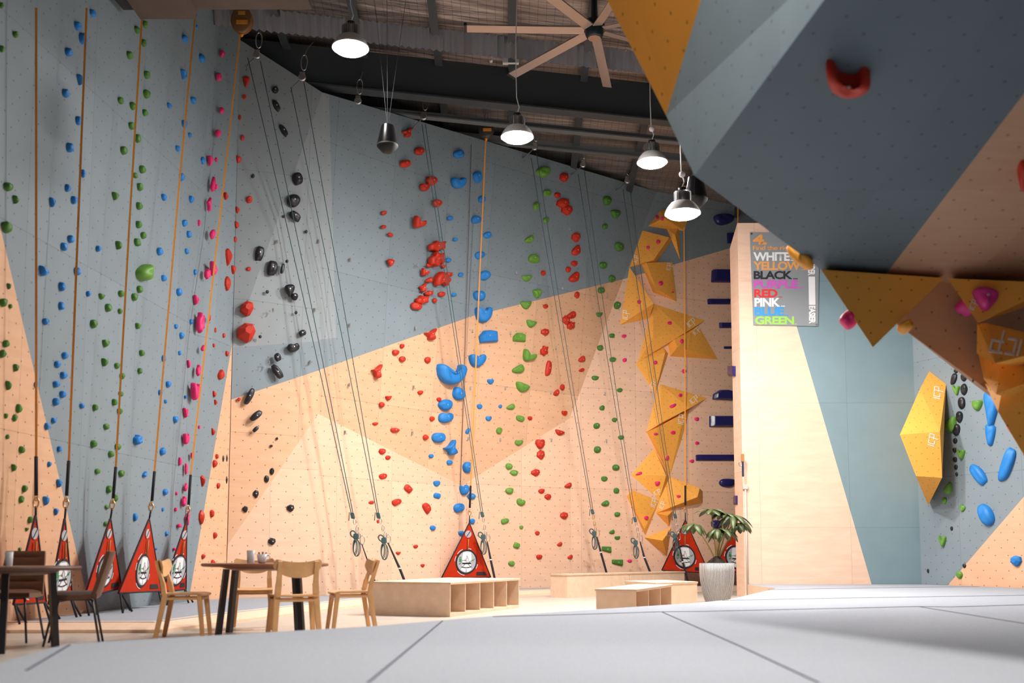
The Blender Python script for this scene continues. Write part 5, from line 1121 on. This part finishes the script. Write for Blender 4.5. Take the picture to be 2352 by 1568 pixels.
def ptext(s, u0, u1, vt_, vb, m, bold=0.03, vert=False, nm='lettering'):
    me = text_verts(s, bold); xs = [v.co.x for v in me.vertices]; ys = [v.co.y for v in me.vertices]; x0, x1, y0, y1 = min(xs), max(xs), min(ys), max(ys)
    for v in me.vertices:
        a = (v.co.x-x0)/(x1-x0); b_ = (v.co.y-y0)/(y1-y0)
        if vert: u = u1-(u1-u0)*(1-b_); vv = vt_+(vb-vt_)*a; sh = 7*(vv-533)/216*.9
        else: u = u0+(u1-u0)*a; vv = vb+(vt_-vb)*b_; sh = 0
        v.co = wallp(u+sh*0, vv, .026)
    me.name = nm; me.materials.clear(); me.materials.append(m); o = link(nm, me, t); return o
def pc(n_, c): return mat('print_'+n_, c, 0.6)
cO, cW, cB, cP, cR, cBl, cG = pc('orange', (0.80, 0.36, 0.10)), pc('white', (0.85, 0.85, 0.87)), pc('black', (0.02, 0.02, 0.025)), pc('purple', (0.60, 0.10, 0.50)), pc('red', (0.75, 0.03, 0.03)), pc('blue', (0.03, 0.32, 0.75)), pc('green', (0.32, 0.65, 0.10))
ptext('4.', 1729, 1762, 538, 562, cO, .05); ptext('Find the right grade', 1729, 1868, 564, 577, cO, .02)
for s, u0, u1, v0, v1, m, tail_ in (('WHITE', 1730, 1814, 579, 599, cW, 1823), ('YELLOW', 1730, 1839, 600, 620, cO, 1853), ('BLACK', 1731, 1820, 622, 641, cB, 1832), ('PURPLE', 1731, 1833, 643, 662, cP, 1845), ('RED', 1732, 1786, 664, 683, cR, 1797),
                             ('PINK', 1733, 1792, 684, 704, cW, 1803), ('BLUE', 1733, 1801, 705, 725, cBl, 1812), ('GREEN', 1734, 1824, 726, 745, cG, 1830)):
    ptext(s, u0, u1, v0, v1, m, .035); ptext('....', u1+2, tail_, v1-2.5, v1, m, .02)
bm = bmesh.new(); cs = [(1857, 635), (1872, 635), (1873, 700), (1858, 700)]; bm.faces.new([bm.verts.new(wallp(u, v, .025)) for u, v in cs][::-1]); bm_obj('white_band', bm, cW, t)
ptext('HARDER', 1856, 1872, 590, 632, cW, .04, True); ptext('EASIER', 1858, 1873, 702, 743, cW, .04, True)
bm = bmesh.new()
for u, v in ((1726, 537), (1875, 745)): add_lathe(bm, [(0.02, 0), (0.02, 0.01)], (0, 0, 0), 10, M=Matrix.Translation(wallp(u, v, .026)) @ Matrix.Rotation(PI/2, 4, 'X'))
bm_obj('pin', bm, M_CHROME, t)
# ---------------------------------------------------------------- brush and conduit on the pillar
bp_ = P(1706, 1065, YR-0.12)
t = empty('hold_brush', bp_, 'small brush with blue handle hanging on the pillar edge', 'brush')
bm = bmesh.new(); add_box(bm, bp_+Vector((0, 0, 0.12)), (0.06, 0.04, 0.15), bevel=0.008); bm_obj('bristles', bm, mat('bristle', (0.38, 0.16, 0.05), 0.9), t)
bm = bmesh.new(); add_box(bm, bp_+Vector((0.0, 0, -0.10)), (0.04, 0.03, 0.30), bevel=0.012); bm_obj('handle', bm, mat('brush_handle', (0.01, 0.03, 0.06), 0.4), t)
bm = bmesh.new(); ring(bm, bp_+Vector((-.045, 0, 0.0)), 0.03, 0.05, 0.008); bm_obj('clip', bm, M_CHROME, t)
bm = bmesh.new(); c0 = P(1712, 1118, YR-.03); add_tube(bm, [c0, Vector((c0.x, c0.y, 0.01))], 0.018, 8); add_box(bm, c0, (0.10, 0.05, 0.09), bevel=.01)
tag(bm_obj('conduit', bm, mat('conduit_beige', (0.55, 0.47, 0.42), 0.5)), 'thin pale conduit with small box down the pillar edge', 'conduit')
